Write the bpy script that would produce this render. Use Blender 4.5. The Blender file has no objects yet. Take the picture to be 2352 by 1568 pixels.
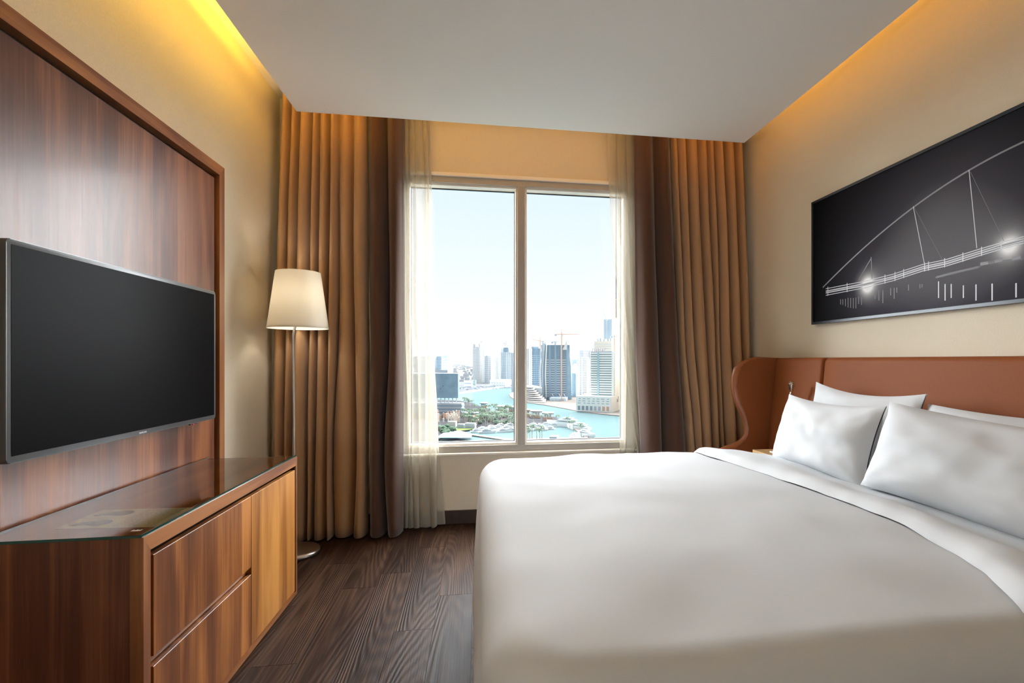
import bpy, bmesh, math, random
from mathutils import Vector, Matrix, noise

random.seed(7)
C = bpy.context.scene.collection
PI = math.pi

# ------------------------------------------------------------------ camera
FPX, PX, PY, EYE = 1180.0, 1283.0, 827.0, 1.15
YAW = math.atan(185 / 1180)
cd = bpy.data.cameras.new('camera')
cam = bpy.data.objects.new('camera', cd); C.objects.link(cam)
cam.location = (0, 0, EYE)
cam.rotation_euler = (PI / 2, 0, -YAW)
cd.sensor_width = 36.0
cd.lens = FPX / 2352 * 36
cd.shift_x = (1176 - PX) / 2352
cd.shift_y = (PY - 784) / 2352
cd.clip_start = 0.02; cd.clip_end = 12000
bpy.context.scene.camera = cam

# ------------------------------------------------------------------ view, world, lights
sc = bpy.context.scene
sc.view_settings.view_transform = 'Standard'
sc.view_settings.look = 'None'
sc.view_settings.gamma = 1.0
sc.view_settings.use_curve_mapping = False
sc.view_settings.exposure = 0.22
sc.cycles.use_denoising = True
sc.cycles.max_bounces = 10
sc.cycles.diffuse_bounces = 6
sc.cycles.transparent_max_bounces = 16
sc.cycles.caustics_reflective = False
sc.cycles.caustics_refractive = False
sc.cycles.sample_clamp_indirect = 6.0

w = bpy.data.worlds.new('hazy_sky'); sc.world = w; w.use_nodes = True
nt = w.node_tree; nt.nodes.clear()
tc = nt.nodes.new('ShaderNodeTexCoord'); sp = nt.nodes.new('ShaderNodeSeparateXYZ')
rp = nt.nodes.new('ShaderNodeValToRGB'); bg = nt.nodes.new('ShaderNodeBackground'); wo = nt.nodes.new('ShaderNodeOutputWorld')
nt.links.new(tc.outputs['Generated'], sp.inputs[0]); nt.links.new(sp.outputs['Z'], rp.inputs[0])
nt.links.new(rp.outputs[0], bg.inputs[0]); nt.links.new(bg.outputs[0], wo.inputs[0])
el = rp.color_ramp.elements
el[0].position = 0.0; el[0].color = (0.84, 0.87, 0.88, 1)
el[1].position = 0.38; el[1].color = (0.66, 0.82, 0.95, 1)
e = el.new(0.10); e.color = (0.86, 0.90, 0.92, 1)
e = el.new(0.9); e.color = (0.50, 0.70, 0.92, 1)
SKY = 1.0
bg.inputs[1].default_value = SKY

def sun_lamp(name, to_sun, strength, angle, color):
    l = bpy.data.lights.new(name, 'SUN'); l.energy = strength; l.angle = math.radians(angle); l.color = color
    o = bpy.data.objects.new(name, l); C.objects.link(o)
    o.rotation_euler = Vector(to_sun).to_track_quat('Z', 'Y').to_euler()
    o.location = Vector(to_sun) * 20
    return o

def area_lamp(name, loc, direction, sx, sy, power, color):
    l = bpy.data.lights.new(name, 'AREA'); l.shape = 'RECTANGLE'; l.size = sx; l.size_y = sy; l.energy = power; l.color = color
    o = bpy.data.objects.new(name, l); C.objects.link(o); o.location = loc
    o.rotation_euler = Vector(direction).to_track_quat('-Z', 'Y').to_euler()
    return o

sun_lamp('hazy_sun', (0.14, 0.80, 0.30), 47, 120, (0.95, 0.975, 1.0))
# LED strips on top of the dropped ceiling panel (amber cove light)
AMB = (1.0, 0.46, 0.02)
area_lamp('cove_led_left', (-0.93, 0.55, 2.685), (-0.25, 0, 1), 5.1, 0.04, 36, (1.0, 0.62, 0.06))
area_lamp('cove_led_right', (1.63, 0.55, 2.685), (0.25, 0, 1), 5.1, 0.04, 9, AMB)
area_lamp('cove_led_back', (0.35, 3.07, 2.685), (0, 0.25, 1), 2.4, 0.04, 5, AMB)
# unseen fill light added behind the camera and the daylight portal
def point_lamp(name, loc, power, radius, color):
    l = bpy.data.lights.new(name, 'POINT'); l.energy = power; l.shadow_soft_size = radius; l.color = color
    o = bpy.data.objects.new(name, l); C.objects.link(o); o.location = loc; return o
point_lamp('added_fill_glow', (-1.17, -1.25, 0.98), 190, 0.11, (0.84, 0.92, 1.0))
point_lamp('floor_lamp_glow', (-1.055, 3.255, 1.52), 2.4, 0.03, (1.0, 0.95, 0.88))
p = area_lamp('daylight_portal', (0.29, 3.86, 1.47), (0, -1, 0), 1.56, 1.86, 1, (1, 1, 1))
p.data.cycles.is_portal = True

# ------------------------------------------------------------------ pixel helpers (stand points on true planes)
FW = Vector((math.sin(YAW), math.cos(YAW), 0)); RT = Vector((math.cos(YAW), -math.sin(YAW), 0))
def ray(x, y): return FW + RT * ((x - PX) / FPX) + Vector((0, 0, (PY - y) / FPX))
def at_x(x, y, X): d = ray(x, y); t = X / d.x; return Vector((X, d.y * t, EYE + d.z * t))
def at_y(x, y, Y): d = ray(x, y); t = Y / d.y; return Vector((d.x * t, Y, EYE + d.z * t))
def at_z(x, y, Z): d = ray(x, y); t = (Z - EYE) / d.z; return Vector((d.x * t, d.y * t, Z))

# ------------------------------------------------------------------ materials
class NT:
    def __init__(s, m): s.t = m.node_tree; s.t.nodes.clear()
    def n(s, kind, **kw):
        nd = s.t.nodes.new('ShaderNode' + kind)
        for k, v in kw.items():
            if k.startswith('i_'):
                key = k[2:]; key = int(key) if key.isdigit() else key.replace('_', ' ')
                nd.inputs[key].default_value = v
            else: setattr(nd, k, v)
        return nd
    def l(s, a, b): s.t.links.new(a, b)

def newmat(name):
    m = bpy.data.materials.new(name); m.use_nodes = True
    return m, NT(m)

def plain(name, col, rough=0.5, metal=0.0, spec=0.5, bump=None, bscale=200, var=0.0, coat=0.0):
    m, g = newmat(name)
    b = g.n('BsdfPrincipled'); o = g.n('OutputMaterial'); g.l(b.outputs[0], o.inputs[0])
    b.inputs['Base Color'].default_value = (*col, 1); b.inputs['Roughness'].default_value = rough
    b.inputs['Metallic'].default_value = metal; b.inputs['Specular IOR Level'].default_value = spec
    b.inputs['Coat Weight'].default_value = coat
    if bump or var:
        tcn = g.n('TexCoord'); nz = g.n('TexNoise', i_Scale=bscale, i_Detail=4.0)
        g.l(tcn.outputs['Object'], nz.inputs['Vector'])
        if bump:
            bp = g.n('Bump', i_Strength=bump, i_Distance=0.002); g.l(nz.outputs['Fac'], bp.inputs['Height']); g.l(bp.outputs[0], b.inputs['Normal'])
        if var:
            cr = g.n('ValToRGB'); cr.color_ramp.elements[0].color = (*[c * (1 - var) for c in col], 1); cr.color_ramp.elements[1].color = (*[min(1, c * (1 + var)) for c in col], 1)
            cr.color_ramp.elements[0].position = 0.3; cr.color_ramp.elements[1].position = 0.7
            g.l(nz.outputs['Fac'], cr.inputs[0]); g.l(cr.outputs[0], b.inputs['Base Color'])
    return m

def wood(name, dark, mid, light, axis='z', across='y', strip=0.11, rough=0.3, fine=1.0, bump=0.15, coat=0.0, floor=False):
    """axis = grain direction, across = the direction over which veneer strips change"""
    m, g = newmat(name)
    b = g.n('BsdfPrincipled', i_Roughness=rough); o = g.n('OutputMaterial'); g.l(b.outputs[0], o.inputs[0])
    b.inputs['Coat Weight'].default_value = coat; b.inputs['Coat Roughness'].default_value = 0.12
    tcn = g.n('TexCoord'); oi = g.n('ObjectInfo')
    off = g.n('VectorMath', operation='SCALE'); g.l(oi.outputs['Random'], off.inputs['Scale']); off.inputs[0].default_value = (37, 53, 71)
    add = g.n('VectorMath', operation='ADD'); g.l(tcn.outputs['Object'], add.inputs[0])
    if floor: g.l(off.outputs[0], add.inputs[1])
    ai = 'xyz'.index(axis)
    def mapped(s_along, s_across):
        mp = g.n('Mapping'); v = [s_across] * 3; v[ai] = s_along; mp.inputs['Scale'].default_value = v
        g.l(add.outputs[0], mp.inputs['Vector']); return mp
    mp1 = mapped(0.9, 9.0); n1 = g.n('TexNoise', i_Scale=1.0, i_Detail=3.0, i_Roughness=0.55, i_Distortion=0.6); g.l(mp1.outputs[0], n1.inputs['Vector'])
    mp2 = mapped(2.2, 110.0 * fine); n2 = g.n('TexNoise', i_Scale=1.0, i_Detail=5.0, i_Roughness=0.7); g.l(mp2.outputs[0], n2.inputs['Vector'])
    mp3 = mapped(0.3, 4.2) if floor else mapped(0.55, 3.2); n3 = g.n('TexNoise', i_Scale=1.0, i_Detail=0.6 if floor else 2.0, i_Distortion=0.15 if floor else 0.4); g.l(mp3.outputs[0], n3.inputs['Vector'])
    # growth-ring figure: bands of the slow noise
    mul = g.n('Math', operation='MULTIPLY'); mul.inputs[1].default_value = 300.0 if floor else 26.0; g.l(n3.outputs['Fac'], mul.inputs[0])
    sn = g.n('Math', operation='SINE'); g.l(mul.outputs[0], sn.inputs[0])
    rings = g.n('MapRange'); g.l(sn.outputs[0], rings.inputs[0]); rings.inputs[1].default_value = -1; rings.inputs[2].default_value = 1; rings.inputs[3].default_value = 0.0; rings.inputs[4].default_value = 1.0
    # veneer strips
    sx = g.n('SeparateXYZ'); g.l(add.outputs[0], sx.inputs[0])
    dv = g.n('Math', operation='DIVIDE'); dv.inputs[1].default_value = strip; g.l(sx.outputs['xyz'.index(across)], dv.inputs[0])
    fl = g.n('Math', operation='FLOOR'); g.l(dv.outputs[0], fl.inputs[0])
    wn = g.n('TexWhiteNoise', noise_dimensions='1D'); g.l(fl.outputs[0], wn.inputs['W'])
    def mad(a, k, c):
        q = g.n('Math', operation='MULTIPLY_ADD'); g.l(a, q.inputs[0]); q.inputs[1].default_value = k
        if isinstance(c, (int, float)): q.inputs[2].default_value = c
        else: g.l(c, q.inputs[2])
        return q.outputs[0]
    v = mad(n1.outputs['Fac'], 0.75 if floor else 1.15, -0.30 if floor else -0.47)
    v = mad(n2.outputs['Fac'], 0.95 if floor else 0.65, v)
    v = mad(rings.outputs[0], 0.15 if floor else 0.20, v)
    v = mad(wn.outputs['Value'], 0.0 if floor else 0.30, v)
    v = mad(oi.outputs['Random'], 0.06 if floor else 0.0, v)
    cr = g.n('ValToRGB'); e = cr.color_ramp.elements
    e[0].position = 0.22; e[0].color = (*dark, 1); e[1].position = 0.98; e[1].color = (*light, 1); k = e.new(0.58); k.color = (*mid, 1)
    g.l(v, cr.inputs[0]); g.l(cr.outputs[0], b.inputs['Base Color'])
    h = mad(rings.outputs[0], 0.8 if floor else 0.5, n2.outputs['Fac'])
    b.inputs['Specular IOR Level'].default_value = 0.08 if floor else 0.38
    bp = g.n('Bump', i_Strength=bump, i_Distance=0.001); g.l(h, bp.inputs['Height']); g.l(bp.outputs[0], b.inputs['Normal'])
    if coat: g.l(bp.outputs[0], b.inputs['Coat Normal'])
    rr = mad(n2.outputs['Fac'], 0.15, rough - 0.07); g.l(rr, b.inputs['Roughness'])
    return m

def fabric(name, col, col2, rough=0.9, weave=900, bump=0.2, sheen=0.3):
    m, g = newmat(name)
    b = g.n('BsdfPrincipled', i_Roughness=rough); o = g.n('OutputMaterial'); g.l(b.outputs[0], o.inputs[0])
    b.inputs['Sheen Weight'].default_value = sheen; b.inputs['Specular IOR Level'].default_value = 0.25
    tcn = g.n('TexCoord'); mp = g.n('Mapping'); mp.inputs['Scale'].default_value = (1, 1, 4); g.l(tcn.outputs['Object'], mp.inputs[0])
    nz = g.n('TexNoise', i_Scale=weave / 4, i_Detail=3.0); g.l(mp.outputs[0], nz.inputs['Vector'])
    cr = g.n('ValToRGB'); cr.color_ramp.elements[0].position = 0.35; cr.color_ramp.elements[1].position = 0.65
    cr.color_ramp.elements[0].color = (*col, 1); cr.color_ramp.elements[1].color = (*col2, 1)
    g.l(nz.outputs['Fac'], cr.inputs[0]); g.l(cr.outputs[0], b.inputs['Base Color'])
    bp = g.n('Bump', i_Strength=bump, i_Distance=0.001); g.l(nz.outputs['Fac'], bp.inputs['Height']); g.l(bp.outputs[0], b.inputs['Normal'])
    return m

def sheer_mat():
    m, g = newmat('sheer_voile')
    o = g.n('OutputMaterial')
    df = g.n('BsdfDiffuse'); df.inputs[0].default_value = (0.86, 0.80, 0.68, 1)
    tl = g.n('BsdfTranslucent'); tl.inputs[0].default_value = (0.36, 0.335, 0.28, 1)
    mx = g.n('MixShader'); mx.inputs[0].default_value = 0.5; g.l(df.outputs[0], mx.inputs[1]); g.l(tl.outputs[0], mx.inputs[2])
    tr = g.n('BsdfTransparent'); tr.inputs[0].default_value = (1, 1, 1, 1)
    lw = g.n('LayerWeight', i_Blend=0.35)
    mr = g.n('MapRange'); mr.inputs[3].default_value = 0.48; mr.inputs[4].default_value = 0.97; g.l(lw.outputs['Facing'], mr.inputs[0])
    m2 = g.n('MixShader'); g.l(mr.outputs[0], m2.inputs[0]); g.l(tr.outputs[0], m2.inputs[1]); g.l(mx.outputs[0], m2.inputs[2])
    g.l(m2.outputs[0], o.inputs[0]); return m

def glass_mat(name, tint=(1, 1, 1), k=1.0, rough=0.0):
    m, g = newmat(name); o = g.n('OutputMaterial')
    tr = g.n('BsdfTransparent'); tr.inputs[0].default_value = (*tint, 1)
    gl = g.n('BsdfGlossy', i_Roughness=rough); gl.inputs[0].default_value = (1, 1, 1, 1)
    fr = g.n('Fresnel', i_IOR=1.5); mu = g.n('Math', operation='MULTIPLY'); mu.inputs[1].default_value = k; mu.use_clamp = True; g.l(fr.outputs[0], mu.inputs[0])
    mx = g.n('MixShader'); g.l(mu.outputs[0], mx.inputs[0]); g.l(tr.outputs[0], mx.inputs[1]); g.l(gl.outputs[0], mx.inputs[2]); g.l(mx.outputs[0], o.inputs[0])
    return m

M = {}
M['ceiling'] = plain('painted_plaster', (0.93, 0.895, 0.86), 0.9)
M['wallpaper'] = plain('beige_wallpaper', (0.70, 0.62, 0.485), 0.75, bump=0.35, bscale=260, var=0.05)
M['walnut'] = wood('walnut_veneer', (0.030, 0.006, 0.002), (0.120, 0.032, 0.011), (0.31, 0.11, 0.04), 'z', 'y', 0.17, 0.36, coat=0.06)
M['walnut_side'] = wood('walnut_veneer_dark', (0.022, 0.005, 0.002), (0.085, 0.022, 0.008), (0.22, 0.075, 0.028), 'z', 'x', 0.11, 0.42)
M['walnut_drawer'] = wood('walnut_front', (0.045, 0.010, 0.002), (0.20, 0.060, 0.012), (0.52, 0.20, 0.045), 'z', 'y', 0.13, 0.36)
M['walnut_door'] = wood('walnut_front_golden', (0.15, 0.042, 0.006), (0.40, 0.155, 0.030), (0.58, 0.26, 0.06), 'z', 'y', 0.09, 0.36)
M['walnut_rail'] = wood('walnut_rail', (0.040, 0.009, 0.003), (0.18, 0.055, 0.017), (0.40, 0.16, 0.055), 'y', 'z', 0.3, 0.34)
M['walnut_stile'] = wood('walnut_stile', (0.09, 0.025, 0.009), (0.24, 0.085, 0.03), (0.40, 0.17, 0.065), 'z', 'y', 0.3, 0.34)
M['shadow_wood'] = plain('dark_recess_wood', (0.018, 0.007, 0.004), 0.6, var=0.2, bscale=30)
M['oak_pale'] = wood('pale_nightstand_wood', (0.20, 0.10, 0.04), (0.45, 0.27, 0.12), (0.62, 0.42, 0.2), 'y', 'z', 0.2, 0.35)
M['plank'] = wood('grey_brown_vinyl_plank', (0.005, 0.002, 0.001), (0.027, 0.0135, 0.0085), (0.095, 0.052, 0.032), 'y', 'x', 0.6, 0.46, 1.1, bump=1.0, floor=True)
M['skirting'] = plain('dark_brown_skirting', (0.035, 0.019, 0.013), 0.45, var=0.25, bscale=25)
M['tan'] = fabric('tan_curtain_cloth', (0.38, 0.215, 0.10), (0.48, 0.285, 0.145))
M['brown'] = fabric('chocolate_curtain_cloth', (0.058, 0.025, 0.015), (0.105, 0.050, 0.032))
M['sheer'] = sheer_mat()
M['linen'] = plain('white_cotton', (0.57, 0.592, 0.615), 0.85, spec=0.2, bump=0.08, bscale=500)
M['leather'] = plain('cognac_leather', (0.235, 0.072, 0.024), 0.55, spec=0.10, bump=0.10, bscale=420, var=0.10)
M['piping'] = plain('cognac_leather_edge', (0.27, 0.085, 0.027), 0.36, var=0.05, bscale=60)
M['winframe'] = plain('champagne_aluminium_frame', (0.40, 0.365, 0.32), 0.4, spec=0.4)
M['wintrim'] = plain('cream_window_trim', (0.86, 0.80, 0.70), 0.45)
M['gasket'] = plain('black_gasket', (0.01, 0.012, 0.015), 0.5)
M['glass'] = glass_mat('window_glass', (0.985, 0.995, 0.99), 0.8)
M['topglass'] = glass_mat('table_top_glass', (0.93, 0.97, 0.95), 1.15)
M['glassedge'] = plain('green_glass_edge', (0.01, 0.055, 0.045), 0.1)
M['glasshi'] = plain('glass_polished_edge', (0.30, 0.48, 0.48), 0.08)
M['bezel'] = plain('grey_tv_bezel', (0.10, 0.105, 0.11), 0.35, metal=0.3)
M['screen'] = plain('black_screen', (0.006, 0.006, 0.007), 0.32, spec=0.012)
M['black'] = plain('matt_black', (0.008, 0.008, 0.009), 0.5)
M['nickel'] = plain('brushed_nickel', (0.52, 0.48, 0.44), 0.32, metal=1.0)
M['chrome'] = plain('chrome', (0.7, 0.68, 0.66), 0.15, metal=1.0)
M['bulb'] = plain('frosted_bulb', (0.95, 0.86, 0.66), 0.3)
M['red'] = plain('red_led_window', (0.5, 0.01, 0.01), 0.3)
M['white'] = plain('white_print', (0.8, 0.8, 0.8), 0.5)
M['paper'] = plain('printed_paper', (0.88, 0.85, 0.82), 0.8)
M['ink'] = plain('grey_ink', (0.16, 0.14, 0.13), 0.8)
M['inkl'] = plain('pale_grey_ink', (0.50, 0.46, 0.43), 0.8)
M['picframe'] = plain('black_metal_picture_frame', (0.035, 0.04, 0.045), 0.28, metal=0.5)
def shade_mat():
    m, g = newmat('lampshade_cloth'); o = g.n('OutputMaterial')
    d = g.n('BsdfDiffuse'); d.inputs[0].default_value = (0.90, 0.87, 0.80, 1)
    t = g.n('BsdfTranslucent'); t.inputs[0].default_value = (0.92, 0.88, 0.78, 1)
    x = g.n('MixShader'); x.inputs[0].default_value = 0.28; g.l(d.outputs[0], x.inputs[1]); g.l(t.outputs[0], x.inputs[2]); g.l(x.outputs[0], o.inputs[0]); return m
M['shade'] = shade_mat()
def fill_globe_mat():  # emission of the globe added as room fill
    m, g = newmat('added_fill_globe'); o = g.n('OutputMaterial'); em = g.n('Emission', i_Strength=6.0); em.inputs[0].default_value = (1, 0.93, 0.84, 1); g.l(em.outputs[0], o.inputs[0]); return m
M['lens'] = fill_globe_mat()

# ------------------------------------------------------------------ mesh helpers
def bm_box(bm, x0, x1, y0, y1, z0, z1, bev=0.0, seg=1):
    r = bmesh.ops.create_cube(bm, size=1.0)
    vs = r['verts']
    bmesh.ops.scale(bm, vec=(x1 - x0, y1 - y0, z1 - z0), verts=vs)
    bmesh.ops.translate(bm, vec=((x0 + x1) / 2, (y0 + y1) / 2, (z0 + z1) / 2), verts=vs)
    if bev > 0:
        es = list({e for v in vs for e in v.link_edges})
        bmesh.ops.bevel(bm, geom=es, offset=bev, segments=seg, affect='EDGES', profile=0.5)

def bm_quad(bm, pts):
    bm.faces.new([bm.verts.new(p) for p in pts])

def bm_tube(bm, pts, r, n=10, caps=True):
    rs = r if isinstance(r, (list, tuple)) else [r] * len(pts)
    rings = []
    up = Vector((0.13, 0.9, 0.37))
    for i, p in enumerate(pts):
        p = Vector(p)
        a = Vector(pts[max(0, i - 1)]); b = Vector(pts[min(len(pts) - 1, i + 1)])
        t = (b - a).normalized()
        u = t.cross(up)
        if u.length < 1e-3: u = t.cross(Vector((1, 0, 0)))
        u.normalize(); v = t.cross(u)
        rings.append([bm.verts.new(p + (u * math.cos(k / n * 2 * PI) + v * math.sin(k / n * 2 * PI)) * rs[i]) for k in range(n)])
    for a, b in zip(rings, rings[1:]):
        for k in range(n): bm.faces.new((a[k], a[(k + 1) % n], b[(k + 1) % n], b[k]))
    if caps: bm.faces.new(rings[0][::-1]); bm.faces.new(rings[-1])

def bm_lathe(bm, c, prof, n=40):
    rings = []
    for r, z in prof:
        if r < 1e-5: rings.append([bm.verts.new((c[0], c[1], z))])
        else: rings.append([bm.verts.new((c[0] + r * math.cos(k / n * 2 * PI), c[1] + r * math.sin(k / n * 2 * PI), z)) for k in range(n)])
    for a, b in zip(rings, rings[1:]):
        for k in range(n):
            f = [a[k % len(a)], a[(k + 1) % len(a)], b[(k + 1) % len(b)], b[k % len(b)]]
            f2 = []
            for v in f:
                if v not in f2: f2.append(v)
            if len(f2) > 2: bm.faces.new(f2)

def bm_prism(bm, poly, axis, a0, a1, bev=0.0, seg=2):
    """poly: list of 2-D points; axis 'x','y','z' = extrusion axis"""
    def mk(p, a):
        return {'x': (a, p[0], p[1]), 'y': (p[0], a, p[1]), 'z': (p[0], p[1], a)}[axis]
    v0 = [bm.verts.new(mk(p, a0)) for p in poly]; v1 = [bm.verts.new(mk(p, a1)) for p in poly]
    n = len(poly); fs = [bm.faces.new(v0[::-1]), bm.faces.new(v1)]
    for i in range(n): fs.append(bm.faces.new((v0[i], v0[(i + 1) % n], v1[(i + 1) % n], v1[i])))
    if bev:
        es = list({e for f in fs[:2] for e in f.edges})
        bmesh.ops.bevel(bm, geom=es, offset=bev, segments=seg, affect='EDGES', profile=0.5)

def link(name, bm, mat, parent=None, smooth=None, fixn=True):
    if fixn: bmesh.ops.recalc_face_normals(bm, faces=bm.faces)
    if parent is not None:
        base = parent.location.copy()
        if parent.parent: base = base + parent.parent.location
        bmesh.ops.translate(bm, vec=-base, verts=bm.verts)
    me = bpy.data.meshes.new(name); bm.to_mesh(me); bm.free()
    if mat: me.materials.append(mat)
    o = bpy.data.objects.new(name, me); C.objects.link(o)
    if parent is not None: o.parent = parent
    if smooth:
        for p_ in me.polygons: p_.use_smooth = True
        if smooth is not True: me.set_sharp_from_angle(angle=math.radians(smooth))
    return o

def tag(o, label, cat, group=None, kind=None):
    o['label'] = label; o['category'] = cat
    if group: o['group'] = group
    if kind: o['kind'] = kind
    return o

def thing(name, label, cat, loc, group=None):
    o = bpy.data.objects.new(name, None); C.objects.link(o); o.location = loc; o.empty_display_size = 0.1
    return tag(o, label, cat, group)

def box(name, mat, parent, x0, x1, y0, y1, z0, z1, bev=0.0, seg=1, smooth=None):
    bm = bmesh.new(); bm_box(bm, x0, x1, y0, y1, z0, z1, bev, seg)
    return link(name, bm, mat, parent, smooth)

def structure(o, label=None):
    o['kind'] = 'structure'
    if label: o['label'] = label
    return o

# ------------------------------------------------------------------ the room
XL, XR, YB, YF = -1.31, 2.0, 3.686, -3.0
ZC = 2.9
flo = structure(box('floor', M['skirting'], None, XL - 0.2, XR + 0.2, YF - 0.2, YB + 0.2, -0.12, -0.004), 'dark grey-brown wood-grain plank floor')
# planks, one object each, sharing two meshes
PW, PL = 0.163, 0.98
def plank_mesh(length):
    bm = bmesh.new(); bm_box(bm, -PW / 2 + 0.0004, PW / 2 - 0.0004, -length / 2 + 0.0004, length / 2 - 0.0004, -0.004, 0.0, 0.0006)
    me = bpy.data.meshes.new('plank'); bm.to_mesh(me); bm.free(); me.materials.append(M['plank']); return me
pm_cache = {}
x = XL + PW / 2 - 0.02; col_i = 0
while x < XR:
    w_ = PW
    y = YF + [0.0, -0.62, -0.31, -0.80, -0.16][col_i % 5] * PL / 0.98
    while y < YB:
        y0, y1 = max(y, YF), min(y + PL, YB - 0.001)
        x0, x1 = max(x - PW / 2, XL), min(x + PW / 2, XR)
        if y1 - y0 > 0.05 and x1 - x0 > 0.02:
            key = (round(x1 - x0, 3), round(y1 - y0, 3))
            if key not in pm_cache:
                bm = bmesh.new(); bm_box(bm, -(x1 - x0) / 2 + 0.0004, (x1 - x0) / 2 - 0.0004, -(y1 - y0) / 2 + 0.0004, (y1 - y0) / 2 - 0.0004, -0.004, 0.0, 0.0006)
                me = bpy.data.meshes.new('plank'); bm.to_mesh(me); bm.free(); me.materials.append(M['plank']); pm_cache[key] = me
            o = bpy.data.objects.new('plank', pm_cache[key]); C.objects.link(o); o.parent = flo
            o.location = ((x0 + x1) / 2, (y0 + y1) / 2, random.uniform(-0.0003, 0.0))
        y += PL
    x += PW; col_i += 1

structure(box('wall_left', M['wallpaper'], None, XL - 0.15, XL, YF, YB, 0, ZC), 'beige wallpapered wall behind the wooden television panel')
structure(box('wall_right', M['wallpaper'], None, XR, XR + 0.15, YF, YB, 0, ZC), 'beige wallpapered wall behind the bed')
structure(box('wall_front', M['wallpaper'], None, XL - 0.15, XR + 0.15, YF - 0.15, YF, 0, ZC))
# back wall with the window opening
OX0, OX1, OZ0, OZ1 = -0.535, 1.135, 0.50, 2.44
bm = bmesh.new()
bm_box(bm, XL - 0.15, OX0, YB, YB + 0.22, 0, ZC); bm_box(bm, OX1, XR + 0.15, YB, YB + 0.22, 0, ZC)
bm_box(bm, OX0, OX1, YB, YB + 0.22, 0, OZ0); bm_box(bm, OX0, OX1, YB, YB + 0.22, OZ1, ZC)
structure(link('wall_back', bm, M['wallpaper']), 'beige window wall between the curtains')
structure(box('ceiling', M['ceiling'], None, XL - 0.15, XR + 0.15, YF - 0.15, YB + 0.22, ZC, ZC + 0.1), 'upper ceiling of the lit cove')
# dropped ceiling panel with raised rim hiding the amber strips
SX0, SX1, SY1 = -1.045, 1.755, 3.195
bm = bmesh.new(); bm_box(bm, SX0, SX1, YF + 0.02, SY1, 2.60, 2.675)
bm_box(bm, SX0, SX0 + 0.02, YF + 0.02, SY1, 2.675, 2.715); bm_box(bm, SX1 - 0.02, SX1, YF + 0.02, SY1, 2.675, 2.715)
bm_box(bm, SX0 + 0.02, SX1 - 0.02, SY1 - 0.02, SY1, 2.675, 2.715)
drop = structure(link('ceiling_panel', bm, M['ceiling']), 'wide flat dropped white ceiling panel with an amber-lit gap round it')
# skirting boards
structure(box('baseboard_back', M['skirting'], None, XL, XR, YB - 0.014, YB, 0.0, 0.096, 0.003))
structure(box('baseboard_left', M['skirting'], None, XL, XL + 0.014, 2.83, YB - 0.014, 0.0, 0.096, 0.003))
structure(box('baseboard_right', M['skirting'], None, XR - 0.014, XR, YF, YB - 0.014, 0.0, 0.096, 0.003))

# window
win = bpy.data.objects.new('window_1', None); C.objects.link(win); win.location = (0.3, YB, 0.5); structure(win, 'two-pane window with pale frame and centre mullion')
FX0, FX1, FZ0, FZ1 = -0.485, 1.083, 0.545, 2.397
bm = bmesh.new()
bm_box(bm, OX0, FX0, YB - 0.004, YB + 0.115, OZ0, OZ1); bm_box(bm, FX1, OX1, YB - 0.004, YB + 0.115, OZ0, OZ1)
bm_box(bm, FX0, FX1, YB - 0.004, YB + 0.115, FZ1, OZ1); bm_box(bm, FX0, FX1, YB - 0.004, YB + 0.115, OZ0, FZ0)
link('window_frame', bm, M['winframe'], win)
box('mullion', M['winframe'], win, 0.280, 0.334, YB - 0.006, YB + 0.115, FZ0, FZ1, 0.002)
for nm, (a, b) in (('sash', (FX0, 0.280)), ('sash', (0.334, FX1))):
    s = 0.014; bm = bmesh.new(); y0, y1 = YB + 0.02, YB + 0.10
    bm_box(bm, a, a + s, y0, y1, FZ0, FZ1); bm_box(bm, b - s, b, y0, y1, FZ0, FZ1)
    bm_box(bm, a + s, b - s, y0, y1, FZ0, FZ0 + s); bm_box(bm, a + s, b - s, y0, y1, FZ1 - s, FZ1)
    link('sash', bm, M['wintrim'], win)
    bm = bmesh.new(); g_ = 0.006; a2, b2, c2, d2 = a + s, b - s, FZ0 + s, FZ1 - s; y0, y1 = YB + 0.088, YB + 0.10
    bm_box(bm, a2, a2 + g_, y0, y1, c2, d2); bm_box(bm, b2 - g_, b2, y0, y1, c2, d2); bm_box(bm, a2 + g_, b2 - g_, y0, y1, c2, c2 + g_); bm_box(bm, a2 + g_, b2 - g_, y0, y1, d2 - g_, d2)
    link('gasket', bm, M['gasket'], win)
    bm = bmesh.new(); bm_quad(bm, [(a2, YB + 0.096, c2), (b2, YB + 0.096, c2), (b2, YB + 0.096, d2), (a2, YB + 0.096, d2)])
    link('glass_pane', bm, M['glass'], win, fixn=False)
box('casing_trim', M['wintrim'], win, OX0 - 0.03, OX1 + 0.03, YB - 0.02, YB, OZ1, OZ1 + 0.025, 0.003)
box('window_sill', M['wintrim'], win, OX0 - 0.03, OX1 + 0.03, YB - 0.035, YB, OZ0 - 0.017, OZ0, 0.004)

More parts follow.
